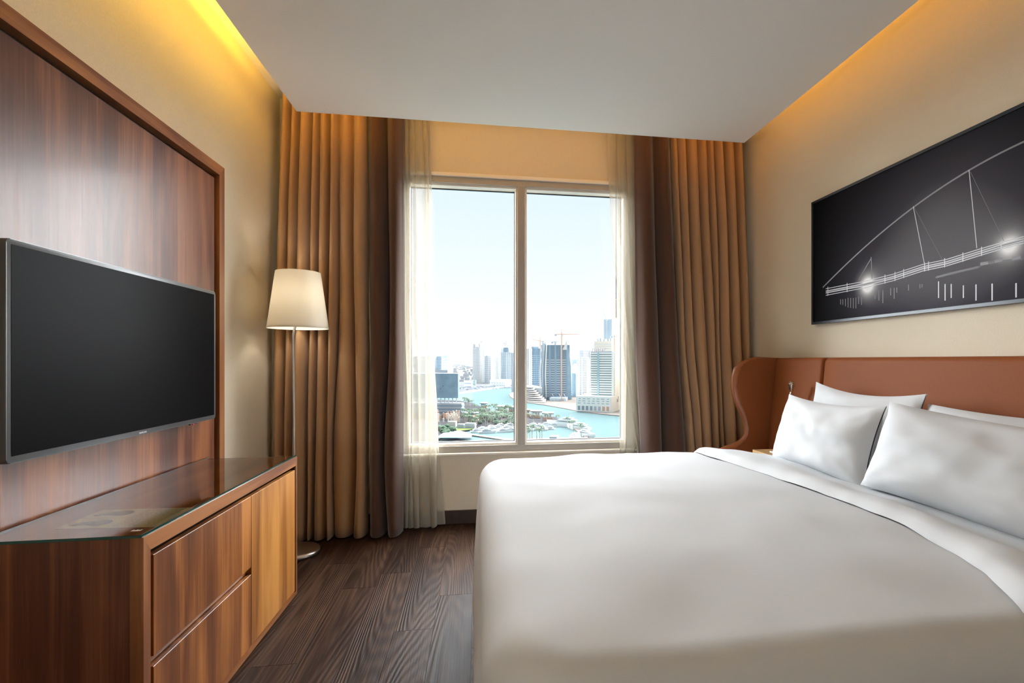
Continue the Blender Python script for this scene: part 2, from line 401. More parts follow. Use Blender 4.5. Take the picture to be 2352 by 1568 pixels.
# desk with an added globe fill light, unseen behind the camera
dk_ = thing('desk', 'plain walnut desk in the entrance half of the room', 'desk', (-1.0, -1.25, 0))
box('desk_top', M['walnut_rail'], dk_, -1.29, -0.72, -1.9, -0.6, 0.70, 0.74, 0.003)
for a_, b_2 in ((-1.25, -1.85), (-0.78, -1.85), (-1.25, -0.65), (-0.78, -0.65)): box('leg', M['walnut_stile'], dk_, a_ - 0.02, a_ + 0.02, b_2 - 0.02, b_2 + 0.02, 0, 0.70)
dl = thing('added_fill_lamp', 'added opal globe fill light standing on the desk', 'lamp', (-1.17, -1.25, 0.74))
bm = bmesh.new(); bm_lathe(bm, (-1.17, -1.25), [(0, 0.741), (0.07, 0.741), (0.07, 0.75), (0.02, 0.76), (0.012, 0.80), (0.012, 0.87), (0.03, 0.885), (0, 0.885)], 24); link('lamp_base', bm, M['nickel'], dl, 40)
bm = bmesh.new(); bmesh.ops.create_uvsphere(bm, u_segments=24, v_segments=14, radius=0.10); bmesh.ops.translate(bm, vec=(-1.17, -1.25, 0.98), verts=bm.verts); link('globe', bm, M['lens'], dl, True)

# ------------------------------------------------------------------ curtains
def lerp(a, b, t): return a + (b - a) * t
def interp(tab, z):
    tab = sorted(tab)
    if z <= tab[0][0]: return tab[0][1]
    for (z0, v0), (z1, v1) in zip(tab, tab[1:]):
        if z <= z1: return lerp(v0, v1, (z - z0) / (z1 - z0))
    return tab[-1][1]

def drape(name, mat, parent, left, right, folds, Y, amp, z0, z1, seed, per=14, rows=44, thick=True, flare=0.0, widths=None, hem=None, back=0.0, sway=0.2):
    """left/right: tables (z, x) of the cloth's two edges; folds: number of pleats; amp: fold depth"""
    rnd = random.Random(seed)
    ws = widths or [rnd.uniform(0.55, 1.45) for _ in range(folds)]
    tot = sum(ws); cuts = [0]
    for q in ws: cuts.append(cuts[-1] + q / tot)
    am = [rnd.uniform(0.55, 1.30) for _ in range(folds)]
    ph = [rnd.uniform(0, 50) for _ in range(folds + 1)]
    cols = folds * per + 1
    bm = bmesh.new(); grid = []
    for j in range(rows + 1):
        t = j / rows; z = lerp(z1, z0, t)
        L, R = interp(left, z), interp(right, z)
        # fold boundaries wander slowly as they fall
        cc = list(cuts)
        for k in range(1, folds):
            cc[k] += (noise.noise(Vector((ph[k], z * 0.8, seed))) * 0.55 * min(1, 0.15 + t)) / folds
        row = []
        A = amp * lerp(0.55, 1.0 + flare, min(1, t * 1.4))
        for i in range(cols):
            f, u = divmod(i, per); u /= per
            if f == folds: f, u = folds - 1, 1.0
            s = lerp(cc[f], cc[f + 1], u)
            shape = (0.5 - 0.5 * math.cos(2 * PI * u)) ** 0.75
            x = lerp(L, R, s) + math.sin(2 * PI * u) * -sway * (R - L) * (cc[f + 1] - cc[f]) * min(1, 0.3 + t)
            y = Y - A * am[f] * shape + back + 0.006 * noise.noise(Vector((s * 9, z * 1.7, seed + 3)))
            zz = z
            if j == rows and hem: zz = z + hem * noise.noise(Vector((s * 14, 1, seed)))
            row.append(bm.verts.new((x, y, zz)))
        grid.append(row)
    for j in range(rows):
        for i in range(cols - 1):
            bm.faces.new((grid[j][i], grid[j][i + 1], grid[j + 1][i + 1], grid[j + 1][i]))
    o = link(name, bm, mat, parent, True, fixn=False)
    if thick:
        md = o.modifiers.new('cloth', 'SOLIDIFY'); md.thickness = 0.003; md.offset = 1
    return o

CT, CB = 2.885, 0.012
lc = thing('blackout_curtain', 'tan floor-length curtain with chocolate edge, hanging left of the window', 'curtain', (-0.9, 3.52, 0))
drape('curtain_panel', M['tan'], lc, [(0, -1.292), (1.2, -1.280), (2.2, -1.262), (2.9, -1.245)], [(0, -0.715), (1.2, -0.705), (2.9, -0.725)], 8, 3.55, 0.125, CB, CT, 11, sway=0.12, hem=0.004, flare=0.0,
      widths=[1.0, 0.8, 1.15, 0.7, 0.95, 0.85, 1.35, 1.3])
b_ = drape('curtain_edge', M['brown'], lc, [(0, -0.705), (1.2, -0.702), (2.9, -0.728)], [(0, -0.492), (1.5, -0.487), (2.9, -0.49)], 2, 3.55, 0.11, CB, CT, 5, sway=0.10, widths=[1.2, 1.0], flare=0.1)
b_['label'] = 'dark chocolate brown leading edge'
rc = thing('blackout_curtain', 'tan floor-length curtain with chocolate edge, hanging right of the window', 'curtain', (1.5, 3.52, 0))
b_ = drape('curtain_edge', M['brown'], rc, [(0, 1.165), (0.5, 1.150), (1.2, 1.115), (2.9, 1.100)], [(0, 1.50), (0.5, 1.488), (1.2, 1.43), (2.9, 1.365)], 2, 3.55, 0.11, CB, CT, 6, sway=0.10, widths=[1.4, 1.2])
b_['label'] = 'dark chocolate brown leading edge'
drape('curtain_panel', M['tan'], rc, [(0, 1.51), (0.5, 1.492), (1.2, 1.435), (2.9, 1.368)], [(0, 1.99), (0.5, 1.975), (1.6, 1.965), (2.9, 1.925)], 8, 3.55, 0.115, CB, CT, 21, sway=0.12,
      widths=[0.7, 0.8, 1.3, 1.0, 0.8, 0.9, 1.2, 1.0])

ls = thing('sheer_curtain', 'cream see-through voile curtain hanging at the left side of the window', 'curtain', (-0.4, 3.62, 0))
def zx(tab, Y): return [(at_y(px, py, Y).z, at_y(px, py, Y).x) for px, py in tab]
drape('voile_panel', M['sheer'], ls, [(0, -0.50), (2.9, -0.53)], zx([(981, 275), (984, 400), (989, 560), (985, 640), (985, 700), (991, 790), (999, 950), (1003, 1100), (1003, 1222)], 3.60),
      5, 3.63, 0.035, 0.008, CT, 31, per=12, rows=50, thick=False, hem=0.008)
drape('voile_panel', M['sheer'], ls, [(0, -0.40), (0.6, -0.36), (1.3, -0.36), (2.9, -0.36)], [(0, -0.225), (0.12, -0.232), (0.5, -0.27), (0.9, -0.285), (1.3, -0.31), (1.7, -0.325), (2.2, -0.312), (2.9, -0.335)],
      2, 3.658, 0.014, 0.012, CT, 32, per=12, rows=50, thick=False, hem=0.01)
rs = thing('sheer_curtain', 'cream see-through voile curtain gathered at the right side of the window', 'curtain', (1.05, 3.62, 0))
drape('voile_panel', M['sheer'], rs, zx([(1396, 300), (1400, 400), (1405, 500), (1416, 620), (1429, 750), (1440, 850), (1452, 950), (1466, 1040), (1480, 1240)], 3.60), [(0, 1.23), (0.5, 1.19), (1.3, 1.16), (2.9, 1.14)],
      3, 3.63, 0.035, 0.008, CT, 33, per=12, rows=50, thick=False)
drape('voile_panel', M['sheer'], rs, [(0, 1.03), (2.9, 1.02)], [(0, 1.14), (2.9, 1.13)],
      2, 3.655, 0.02, 0.008, CT, 34, per=12, rows=40, thick=False)
# curtain rail and draw rod
tr_ = thing('curtain_track', 'slim white curtain track fixed under the ceiling above the window', 'curtain track', (0.35, 3.55, ZC))
box('rail', M['wintrim'], tr_, -0.95, 1.70, 3.49, 3.52, ZC - 0.012, ZC); box('rail', M['wintrim'], tr_, -0.45, 1.20, 3.61, 3.64, ZC - 0.012, ZC)
rod = thing('draw_rod', 'thin grey draw rod hanging by the right window sheer', 'rod', (0.999, 3.655, 1.46))
bm = bmesh.new(); bm_tube(bm, [(0.999, 3.655, 1.60), (0.999, 3.655, ZC - 0.018)], 0.0035, 8); link('rod_shaft', bm, plain('grey_rod', (0.16, 0.15, 0.14), 0.4), rod)
bm = bmesh.new(); bm_tube(bm, [(0.999, 3.655, 1.46), (0.999, 3.655, 1.60)], 0.006, 8); link('rod_grip', bm, M['wintrim'], rod)

# ------------------------------------------------------------------ wooden wall panel with television
PF = -1.265
wp = thing('wall_panel', 'large framed walnut wall panel behind the television', 'wall panel', (-1.3, 2.1, 0))
PY0, PY1, PZ1, FWD = 1.42, 2.825, 2.118, 0.050
bm = bmesh.new(); bm_prism(bm, [(PY0, PZ1), (PY1, PZ1), (PY1 - FWD, PZ1 - FWD), (PY0 + FWD, PZ1 - FWD)], 'x', XL, PF); link('top_rail', bm, M['walnut_rail'], wp)
bm = bmesh.new(); bm_prism(bm, [(PY1, 0), (PY1, PZ1), (PY1 - FWD, PZ1 - FWD), (PY1 - FWD, 0)], 'x', XL, PF); link('stile', bm, M['walnut_stile'], wp)
bm = bmesh.new(); bm_prism(bm, [(PY0, 0), (PY0, PZ1), (PY0 + FWD, PZ1 - FWD), (PY0 + FWD, 0)], 'x', XL, PF); link('stile', bm, M['walnut_stile'], wp)
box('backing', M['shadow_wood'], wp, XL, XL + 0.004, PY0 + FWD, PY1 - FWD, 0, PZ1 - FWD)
box('veneer_board', M['walnut'], wp, XL + 0.004, -1.278, PY0 + FWD + 0.02, PY1 - FWD - 0.022, 0.0, PZ1 - FWD - 0.022, 0.0025)

TX = -1.225
tv = thing('television', 'flat black-screened television with grey bezel mounted on the wood panel', 'television', (TX, 2.12, 1.17))
y0, y1 = at_x(14, 800, TX).y, at_x(495, 800, TX).y
z0, z1 = 0.875, 1.473
def round_rect(a0, a1, b0, b1, r, n=6):
    pts = []
    for cx_, cy_, s in ((a1 - r, b1 - r, 0), (a0 + r, b1 - r, 1), (a0 + r, b0 + r, 2), (a1 - r, b0 + r, 3)):
        for k in range(n + 1):
            a = (s + k / n) * PI / 2; pts.append((cx_ + r * math.cos(a), cy_ + r * math.sin(a)))
    return pts
bm = bmesh.new(); bm_prism(bm, round_rect(y0, y1, z0, z1, 0.012), 'x', TX - 0.028, TX, 0.003, 2); link('housing', bm, M['bezel'], tv, 40)
bm = bmesh.new(); bm_prism(bm, round_rect(y0 + 0.0145, y1 - 0.0145, z0 + 0.019, z1 - 0.0145, 0.002), 'x', TX, TX + 0.0008); link('screen', bm, M['screen'], tv)
box('wall_bracket', M['black'], tv, -1.278, TX - 0.028, 1.95, 2.35, 1.02, 1.32)
box('sensor', M['black'], tv, TX - 0.012, TX - 0.004, at_x(440, 975, TX).y, at_x(455, 975, TX).y, z0 - 0.006, z0 + 0.002)
box('sensor_light', M['red'], tv, TX - 0.005, TX - 0.002, at_x(444, 975, TX).y, at_x(448, 975, TX).y, z0 - 0.0075, z0 - 0.002)
def lettering(name, text, size, mat, parent, origin, ux, uy, ext=0.0004, width=None):
    cu = bpy.data.curves.new(name, 'FONT'); cu.body = text; cu.size = size; cu.extrude = ext
    tmp = bpy.data.objects.new(name, cu); C.objects.link(tmp)
    dg = bpy.context.evaluated_depsgraph_get(); dg.update()
    me = bpy.data.meshes.new_from_object(tmp.evaluated_get(dg))
    bpy.data.objects.remove(tmp); bpy.data.curves.remove(cu)
    xs = [v.co.x for v in me.vertices]; k = 1.0
    if width: k = width / (max(xs) - min(xs))
    ux, uy = Vector(ux), Vector(uy); n = ux.cross(uy)
    base = parent.location if parent else Vector((0, 0, 0))
    for v in me.vertices: v.co = Vector(origin) + ux * ((v.co.x - min(xs)) * k) + uy * v.co.y + n * v.co.z - base
    me.materials.append(mat)
    o = bpy.data.objects.new(name, me); C.objects.link(o); o.parent = parent
    return o
a = at_x(320, 999, TX)
lettering('logo', 'SAMSUNG', 0.0085, M['white'], tv, (TX + 0.0006, a.y - 0.001, z0 + 0.0055), (0, 1, 0), (0, 0, 1), width=0.042)

# ------------------------------------------------------------------ dresser
DX0, DX1, DY0, DY1, DZ0, DZ1 = PF + 0.002, -0.870, 1.502, 2.662, 0.018, 0.684
dr = thing('dresser', 'low walnut dresser with two drawers and a door beneath the television', 'dresser', (-1.06, 2.08, 0))
ft, fr_ = 0.024, 0.022
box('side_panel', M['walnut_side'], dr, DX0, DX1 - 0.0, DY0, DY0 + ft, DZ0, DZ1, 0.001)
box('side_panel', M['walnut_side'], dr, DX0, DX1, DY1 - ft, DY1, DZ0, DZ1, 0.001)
box('top_board', M['walnut_rail'], dr, DX0, DX1 - 0.03, DY0 + ft, DY1 - ft, DZ1 - 0.03, DZ1)
box('bottom_board', M['walnut_rail'], dr, DX0, DX1 - 0.03, DY0 + ft, DY1 - ft, DZ0, DZ0 + 0.02)
box('carcass_back', M['shadow_wood'], dr, DX0, DX1 - 0.06, DY0 + ft, DY1 - ft, DZ0 + 0.02, DZ1 - 0.03)
# mitred front frame
bm = bmesh.new(); bm_prism(bm, [(DY0, DZ1), (DY1, DZ1), (DY1 - 0.018, DZ1 - 0.042), (DY0 + 0.030, DZ1 - 0.042)], 'x', DX1 - 0.03, DX1 + 0.002); link('front_rail', bm, M['walnut_rail'], dr)
bm = bmesh.new(); bm_prism(bm, [(DY0, DZ0), (DY0, DZ1), (DY0 + 0.030, DZ1 - 0.042), (DY0 + 0.030, DZ0 + 0.018)], 'x', DX1 - 0.03, DX1 + 0.002); link('front_stile', bm, M['walnut_stile'], dr)
bm = bmesh.new(); bm_prism(bm, [(DY1, DZ0), (DY1, DZ1), (DY1 - 0.018, DZ1 - 0.042), (DY1 - 0.018, DZ0 + 0.018)], 'x', DX1 - 0.03, DX1 + 0.002); link('front_stile', bm, M['walnut_stile'], dr)
bm = bmesh.new(); bm_prism(bm, [(DY0, DZ0), (DY1, DZ0), (DY1 - 0.018, DZ0 + 0.018), (DY0 + 0.030, DZ0 + 0.018)], 'x', DX1 - 0.03, DX1 + 0.002); link('bottom_rail', bm, M['walnut_rail'], dr)
dA, dB, dC = 1.549, 2.158, 2.642
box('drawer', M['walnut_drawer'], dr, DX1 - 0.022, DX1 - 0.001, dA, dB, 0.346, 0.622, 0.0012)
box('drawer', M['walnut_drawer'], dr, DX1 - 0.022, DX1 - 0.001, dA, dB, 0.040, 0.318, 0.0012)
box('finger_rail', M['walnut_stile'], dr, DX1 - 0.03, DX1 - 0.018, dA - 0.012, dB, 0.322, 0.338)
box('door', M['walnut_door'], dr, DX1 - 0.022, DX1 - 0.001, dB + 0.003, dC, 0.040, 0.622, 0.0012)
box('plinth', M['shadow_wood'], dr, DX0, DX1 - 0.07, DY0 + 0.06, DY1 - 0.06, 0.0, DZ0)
GZ = DZ1 + 0.007
gp = thing('protective_glass', 'clear glass sheet lying over the dresser top', 'glass sheet', (-1.06, 2.08, DZ1))
bm = bmesh.new(); bm_quad(bm, [(DX0, DY0 - 0.002, GZ), (DX1 - 0.002, DY0 - 0.002, GZ), (DX1 - 0.002, DY1, GZ), (DX0, DY1, GZ)]); link('glass_sheet', bm, M['topglass'], gp, fixn=False)
box('glass_edge', M['glassedge'], gp, DX0, DX1 - 0.002, DY0 - 0.002, DY0 - 0.0005, DZ1, GZ)
box('glass_edge', M['glassedge'], gp, DX1 - 0.0035, DX1 - 0.002, DY0 - 0.002, DY1, DZ1, GZ)
box('glass_edge', M['glasshi'], gp, DX0, DX0 + 0.002, DY0, DY1, DZ1, GZ)
# paper under the glass
pc = [at_z(123.7, 1215, DZ1 + 0.001), at_z(236.6, 1170.6, DZ1 + 0.001), at_z(447, 1165.4, DZ1 + 0.001), at_z(358, 1210, DZ1 + 0.001)]
pc[2].x = min(pc[2].x, DX1 - 0.006); pc[3].x = min(pc[3].x, DX1 - 0.006)
pap = thing('information_sheet', 'folded printed sheet with two grey shapes lying under the glass', 'paper', (pc[0].x, pc[0].y, DZ1))
def pq(u, v, dz=0.0):  # u along the sheet's long side (back to front), v across
    q = pc[0].lerp(pc[3], u).lerp(pc[1].lerp(pc[2], u), v); q.z += dz; return q
bm = bmesh.new()
top = [bm.verts.new(pq(u, v)) for u, v in ((0, 0), (1, 0), (1, 1), (0, 1))]; bm.faces.new(top); r_ = bmesh.ops.extrude_face_region(bm, geom=bm.faces[:])
bmesh.ops.translate(bm, vec=(0, 0, 0.0006), verts=[q for q in r_['geom'] if isinstance(q, bmesh.types.BMVert)])
link('sheet', bm, M['paper'], pap)
for v0 in (0.06, 0.56):
    bm = bmesh.new(); outl = []
    for k in range(28):
        a = k / 28 * 2 * PI; cu_, cv_ = 0.33 + 0.10 * math.cos(a), v0 + 0.20 + 0.145 * math.sin(a); outl.append((cu_, cv_))
    bm.faces.new([bm.verts.new(pq(u, v, 0.0009)) for u, v in outl])
    bm.faces.new([bm.verts.new(pq(u, v, 0.0010)) for u, v in [(0.06, v0 + 0.08), (0.10, v0 + 0.20), (0.18, v0 + 0.27), (0.27, v0 + 0.29), (0.27, v0 + 0.08), (0.20, v0 + 0.10), (0.12, v0 + 0.06)]])
    link('printed_shape', bm, M['ink'], pap)
bm = bmesh.new()
for half in (0.03, 0.53):
    for k in range(14):
        v = half + 0.02 + k * 0.030; u0 = 0.50 + 0.02 * (k % 3)
        while u0 < 0.93:
            L = random.uniform(0.02, 0.07); bm_quad(bm, [pq(u0, v, 0.0008), pq(min(0.95, u0 + L), v, 0.0008), pq(min(0.95, u0 + L), v + 0.008, 0.0008), pq(u0, v + 0.008, 0.0008)]); u0 += L + 0.02
bm_quad(bm, [pq(0.0, 0.497, 0.0008), pq(1, 0.497, 0.0008), pq(1, 0.504, 0.0008), pq(0.0, 0.504, 0.0008)])
t_ = link('text_lines', bm, M['inkl'], pap); t_['kind'] = 'stuff'
mk = thing('glass_mark', 'small pale etched safety mark on the near corner of the glass', 'mark', (-0.91, 1.545, GZ))
bm = bmesh.new()
for k in range(5): bm_quad(bm, [(-0.922 + k * 0.005, 1.540, GZ + 0.0003), (-0.919 + k * 0.005, 1.540, GZ + 0.0003), (-0.918 + k * 0.005, 1.552 - (k % 2) * 0.004, GZ + 0.0003), (-0.921 + k * 0.005, 1.552 - (k % 2) * 0.004, GZ + 0.0003)])
link('etched_letters', bm, M['white'], mk)

# ------------------------------------------------------------------ floor lamp
LX, LY = -1.078, 3.255
fl_ = thing('floor_lamp', 'nickel floor lamp with a tapered cream shade left of the window', 'lamp', (LX, LY, 0))
bm = bmesh.new(); bm_lathe(bm, (LX, LY), [(0, 0), (0.138, 0), (0.143, 0.006), (0.143, 0.018), (0.138, 0.026), (0.12, 0.032), (0.03, 0.036), (0, 0.036)], 56); link('lamp_base', bm, M['nickel'], fl_, 40)
bm = bmesh.new(); bm_tube(bm, [(LX, LY, 0.03), (LX, LY, 0.8), (LX - 0.004, LY, 1.30), (LX + 0.002, LY, 1.34), (LX + 0.02, LY, 1.38), (LX + 0.02, LY, 1.42)], [0.0075, 0.0075, 0.0075, 0.007, 0.007, 0.007], 14); link('pole', bm, M['nickel'], fl_, 40)
SXc = -1.055
bm = bmesh.new(); bm_lathe(bm, (SXc, LY), [(0.166, 1.340), (0.122, 1.672), (0.1195, 1.672), (0.1635, 1.340), (0.166, 1.340)], 64); shd = link('lamp_shade', bm, M['shade'], fl_, 40)
bm = bmesh.new(); bm_lathe(bm, (SXc, LY), [(0.1675, 1.338), (0.1665, 1.348), (0.1625, 1.348), (0.1630, 1.338), (0.1675, 1.338)], 64); link('hem_band', bm, M['shade'], shd, 40)
bm = bmesh.new(); bm_lathe(bm, (SXc, LY), [(0, 1.352), (0.014, 1.354), (0.026, 1.365), (0.03, 1.382), (0.024, 1.405), (0.014, 1.43), (0, 1.435)], 24); link('bulb', bm, M['bulb'], fl_, True)
bm = bmesh.new(); bm_lathe(bm, (SXc, LY), [(0, 1.47), (0.016, 1.47), (0.016, 1.42), (0, 1.42)], 20); link('bulb_holder', bm, M['wintrim'], fl_, 40)
bm = bmesh.new()
for k in range(3):
    a = k * 2 * PI / 3 + 0.4; bm_tube(bm, [(SXc, LY, 1.47), (SXc + 0.144 * math.cos(a), LY + 0.144 * math.sin(a), 1.49)], 0.002, 6)
link('shade_carrier', bm, M['nickel'], fl_)

# ------------------------------------------------------------------ picture
QX = 1.968
pa, pb, pcn, pd_ = at_x(1863, 466, QX), at_x(1866, 746, QX), None, None
FY1, FZa, FZb = 2.800, 1.362, 2.092
FY0 = 1.13
pic = thing('framed_picture', 'black-framed night photograph of an arched bridge above the headboard', 'picture', (1.99, 2.0, 1.36))
bw = 0.014
bm = bmesh.new(); bm_prism(bm, [(FY0, FZa), (FY1, FZa), (FY1 - bw, FZa + bw), (FY0 + bw, FZa + bw)], 'x', QX, XR); link('frame_side', bm, M['picframe'], pic)
bm = bmesh.new(); bm_prism(bm, [(FY0, FZb), (FY1, FZb), (FY1 - bw, FZb - bw), (FY0 + bw, FZb - bw)], 'x', QX, XR); link('frame_side', bm, M['picframe'], pic)
bm = bmesh.new(); bm_prism(bm, [(FY1, FZa), (FY1, FZb), (FY1 - bw, FZb - bw), (FY1 - bw, FZa + bw)], 'x', QX, XR); link('frame_side', bm, M['picframe'], pic)
bm = bmesh.new(); bm_prism(bm, [(FY0, FZa), (FY0, FZb), (FY0 + bw, FZb - bw), (FY0 + bw, FZa + bw)], 'x', QX, XR); link('frame_side', bm, M['picframe'], pic)
CX_ = QX + 0.008
def cv(px, py, dx=0.0): q = at_x(px, py, CX_); return Vector((CX_ - dx, q.y, q.z))
g1, g2 = cv(1993, 655), cv(2318, 565)
def canvas_mat():
    m, g = newmat('night_photo_print'); b = g.n('BsdfPrincipled', i_Roughness=0.7); o = g.n('OutputMaterial'); g.l(b.outputs[0], o.inputs[0])
    b.inputs['Specular IOR Level'].default_value = 0.04
    geo = g.n('NewGeometry')
    def blob(c, s, k, p=2.0):
        mp = g.n('Mapping', vector_type='POINT'); mp.inputs['Location'].default_value = (0, -c.y / s, -c.z / s); mp.inputs['Scale'].default_value = (0, 1 / s, 1 / s)
        g.l(geo.outputs['Position'], mp.inputs[0])
        ln = g.n('VectorMath', operation='LENGTH'); g.l(mp.outputs[0], ln.inputs[0])
        pw = g.n('Math', operation='POWER'); pw.inputs[1].default_value = p; g.l(ln.outputs['Value'], pw.inputs[0])
        ad = g.n('Math', operation='ADD'); ad.inputs[1].default_value = 1.0; g.l(pw.outputs[0], ad.inputs[0])
        dv = g.n('Math', operation='DIVIDE'); dv.inputs[0].default_value = k; g.l(ad.outputs[0], dv.inputs[1]); return dv.outputs[0]
    def addn(a, b2):
        q = g.n('Math', operation='ADD'); g.l(a, q.inputs[0]); g.l(b2, q.inputs[1]); return q.outputs[0]
    v = addn(blob(g1, 0.035, 1.4, 3.5), blob(g2, 0.035, 0.9, 3.5))
    v = addn(v, blob(cv(2160, 560), 0.36, 0.20, 2.8))
    v = addn(v, blob(cv(2050, 640), 0.16, 0.05, 2.2))
    v = addn(v, blob(g1, 0.10, 0.10, 2.2)); v = addn(v, blob(g2, 0.12, 0.09, 2.2))
    nz = g.n('TexNoise', i_Scale=300.0); g.l(geo.outputs['Position'], nz.inputs['Vector'])
    q = g.n('Math', operation='MULTIPLY_ADD'); q.inputs[1].default_value = 0.012; g.l(nz.outputs['Fac'], q.inputs[0]); g.l(v, q.inputs[2])
    cr = g.n('ValToRGB'); e = cr.color_ramp.elements; e[0].position = 0.02; e[0].color = (0.003, 0.003, 0.0035, 1); e[1].position = 1; e[1].color = (0.95, 0.97, 1.0, 1)
    k = e.new(0.15); k.color = (0.055, 0.053, 0.068, 1)
    g.l(q.outputs[0], cr.inputs[0]); g.l(cr.outputs[0], b.inputs['Base Color']); return m
box('canvas', canvas_mat(), pic, CX_, XR - 0.002, FY0 + bw, FY1 - bw, FZa + bw, FZb - bw)
pw_ = plain('printed_white', (0.62, 0.65, 0.70), 0.5); pg_ = plain('printed_grey', (0.20, 0.20, 0.225), 0.5); pdm = plain('printed_dim', (0.085, 0.085, 0.10), 0.5)
def stroke(bm, pts, wd, dx):
    for a, b in zip(pts, pts[1:]):
        d = (b - a); nrm = Vector((0, -d.z, d.y)).normalized() * wd / 2; o_ = Vector((-dx, 0, 0))
        bm_quad(bm, [a + nrm + o_, b + nrm + o_, b - nrm + o_, a - nrm + o_])
def strokes(name, lines, wd, mat, dx):
    for ln in lines:
        bm = bmesh.new(); stroke(bm, [cv(*q) for q in ln], wd, dx); link(name, bm, mat, pic, fixn=False)
arch = [(1890, 660), (1915, 635), (1942, 608), (1975, 580), (2010, 546), (2050, 512), (2098, 474), (2140, 448), (2180, 422), (2226, 390), (2262, 369), (2300, 350), (2352, 326)]
ext = []
A0, A1 = cv(2300, 350), cv(2352, 326)
def catmull(P, n=5):
    out = []
    for i in range(len(P) - 1):
        p0, p1, p2, p3 = P[max(0, i - 1)], P[i], P[i + 1], P[min(len(P) - 1, i + 2)]
        for k in range(n):
            t = k / n; out.append(0.5 * ((2 * p1) + (p2 - p0) * t + (2 * p0 - 5 * p1 + 4 * p2 - p3) * t * t + (3 * p1 - p0 - 3 * p2 + p3) * t ** 3))
    return out + [P[-1]]
bm = bmesh.new(); import numpy as _np
P0 = [cv(*q) for q in arch]; cf = _np.polyfit([q.y for q in P0], [q.z for q in P0], 3)
pts = [Vector((CX_, yy, float(_np.polyval(cf, yy)))) for yy in [lerp(P0[0].y, P0[-1].y, k / 60) for k in range(61)]]
for k in range(1, 9):
    t = k / 8; pts.append(Vector((CX_, lerp(A1.y, FY0 + bw + 0.004, t), A1.z + 0.085 * t - 0.065 * t * t)))
stroke(bm, pts, 0.0075, 0.0006); link('arch_print', bm, pg_, pic, fixn=False)
strokes('cable_print', [[(2098, 474), (2124, 608)], [(2226, 390), (2244, 570)]], 0.0034, pw_, 0.0008)
strokes('cable_print', [[(2100, 476), (2173, 612)], [(2229, 394), (2306, 553)]], 0.0017, pg_, 0.0008)
deckT = [(1897, 663), (1985, 646), (2050, 630), (2120, 607), (2173, 596), (2250, 572), (2310, 554), (2352, 543)]
dk = []
for off, in [(0,), (5,), (10,), (15,)]: dk.append([(x_, y_ + off) for x_, y_ in deckT])
strokes('deck_print', dk, 0.0035, pw_, 0.0007)
strokes('deck_print', [[(x_, y_ + 8) for x_, y_ in deckT]], 0.014, pg_, 0.0005)
strokes('rail_print', [[(x_, interp(deckT, x_) - 4), (x_, interp(deckT, x_) + 17)] for x_ in (1902, 1946, 2033, 2056, 2076, 2124, 2133, 2170, 2212, 2255, 2300)], 0.004, pw_, 0.0009)
strokes('tower_print', [[(2001, 590), (2003, 640)], [(2000, 595), (1972, 643)]], 0.005, pg_, 0.0006)
refl = [(1931, 687, 699), (1936, 687, 700), (1942, 686, 703), (1948, 684, 706), (1954, 684, 707), (1960, 684, 708), (1966, 683, 708), (1972, 681, 698), (1979, 681, 700), (2010, 670, 686), (2019, 667, 690), (2028, 666, 696), (2046, 661, 678), (2054, 661, 686), (2060, 660, 672), (2087, 653, 667), (2113, 652, 662), (2118, 652, 660)]
strokes('reflection_print', [[(a, b), (a, c)] for a, b, c in refl], 0.0045, pg_, 0.0006)
refl2 = [(2156, 646, 684), (2171, 652, 690), (2185, 652, 684), (2213, 655, 684), (2242, 653, 690), (2279, 651, 690), (2334, 650, 683)]
strokes('reflection_print', [[(a, b), (a, c)] for a, b, c in refl2], 0.0055, pw_, 0.0006)
strokes('shore_print', [[(2150, 637), (2200, 624), (2250, 613)], [(2252, 608), (2300, 600), (2350, 594)]], 0.009, pdm, 0.0005)
strokes('shore_print', [[(2252, 606), (2270, 603)], [(2285, 600), (2303, 596)], [(2325, 594), (2345, 590)]], 0.012, pg_, 0.0006)

# ------------------------------------------------------------------ headboard
hb = thing('headboard', 'long cognac leather wingback headboard along the right wall', 'headboard', (1.9, 2.0, 0))
HZ = 1.165
def hb_panel(name, ya, yb):
    # cross-section in X-Z: slopes forward towards the seat, top rolled
    prof = [(1.985, 0.15), (1.985, HZ - 0.012), (1.97, HZ)]
    for k in range(7):
        a = k / 6 * PI / 2; prof.append((1.915 - 0.030 * math.sin(a), HZ - 0.030 * (1 - math.cos(a))))
    prof += [(1.872, 1.0), (1.852, 0.8), (1.835, 0.6), (1.825, 0.4), (1.82, 0.15)]
    bm = bmesh.new(); ny = 14; rows = []
    for j in range(ny + 1):
        t = j / ny; y = lerp(ya, yb, t)
        ins = 0.0
        dd = min(t * abs(yb - ya), (1 - t) * abs(yb - ya))
        if j in (0, ny): ins = 0.016
        rows.append([(x_, y, z_, ins) for x_, z_ in prof])
    # finer end rings for a rounded edge
    ys = []
    L = yb - ya
    for d, i_ in ((0, 0.022), (0.003, 0.012), (0.009, 0.004), (0.018, 0.0)): ys.append((ya + d, i_))
    for k in range(1, 12): ys.append((ya + L * k / 12, 0.0))
    for d, i_ in ((0.018, 0.0), (0.009, 0.004), (0.003, 0.012), (0, 0.022)): ys.append((yb - d, i_))
    gr = []
    for y, i_ in ys:
        row = []
        for x_, z_ in prof:
            xx = x_ + i_ if x_ < 1.94 else x_
            zz = z_ - i_ * 0.7 if z_ > 1.0 else z_
            row.append(bm.verts.new((xx, y, zz)))
        gr.append(row)
    for a, b in zip(gr, gr[1:]):
        for k in range(len(prof) - 1): bm.faces.new((a[k], a[k + 1], b[k + 1], b[k]))
    bm.faces.new(gr[0]); bm.faces.new(gr[-1][::-1])
    return link(name, bm, M['leather'], hb, 50)
hb_panel('headboard_panel', 0.75, 2.578)
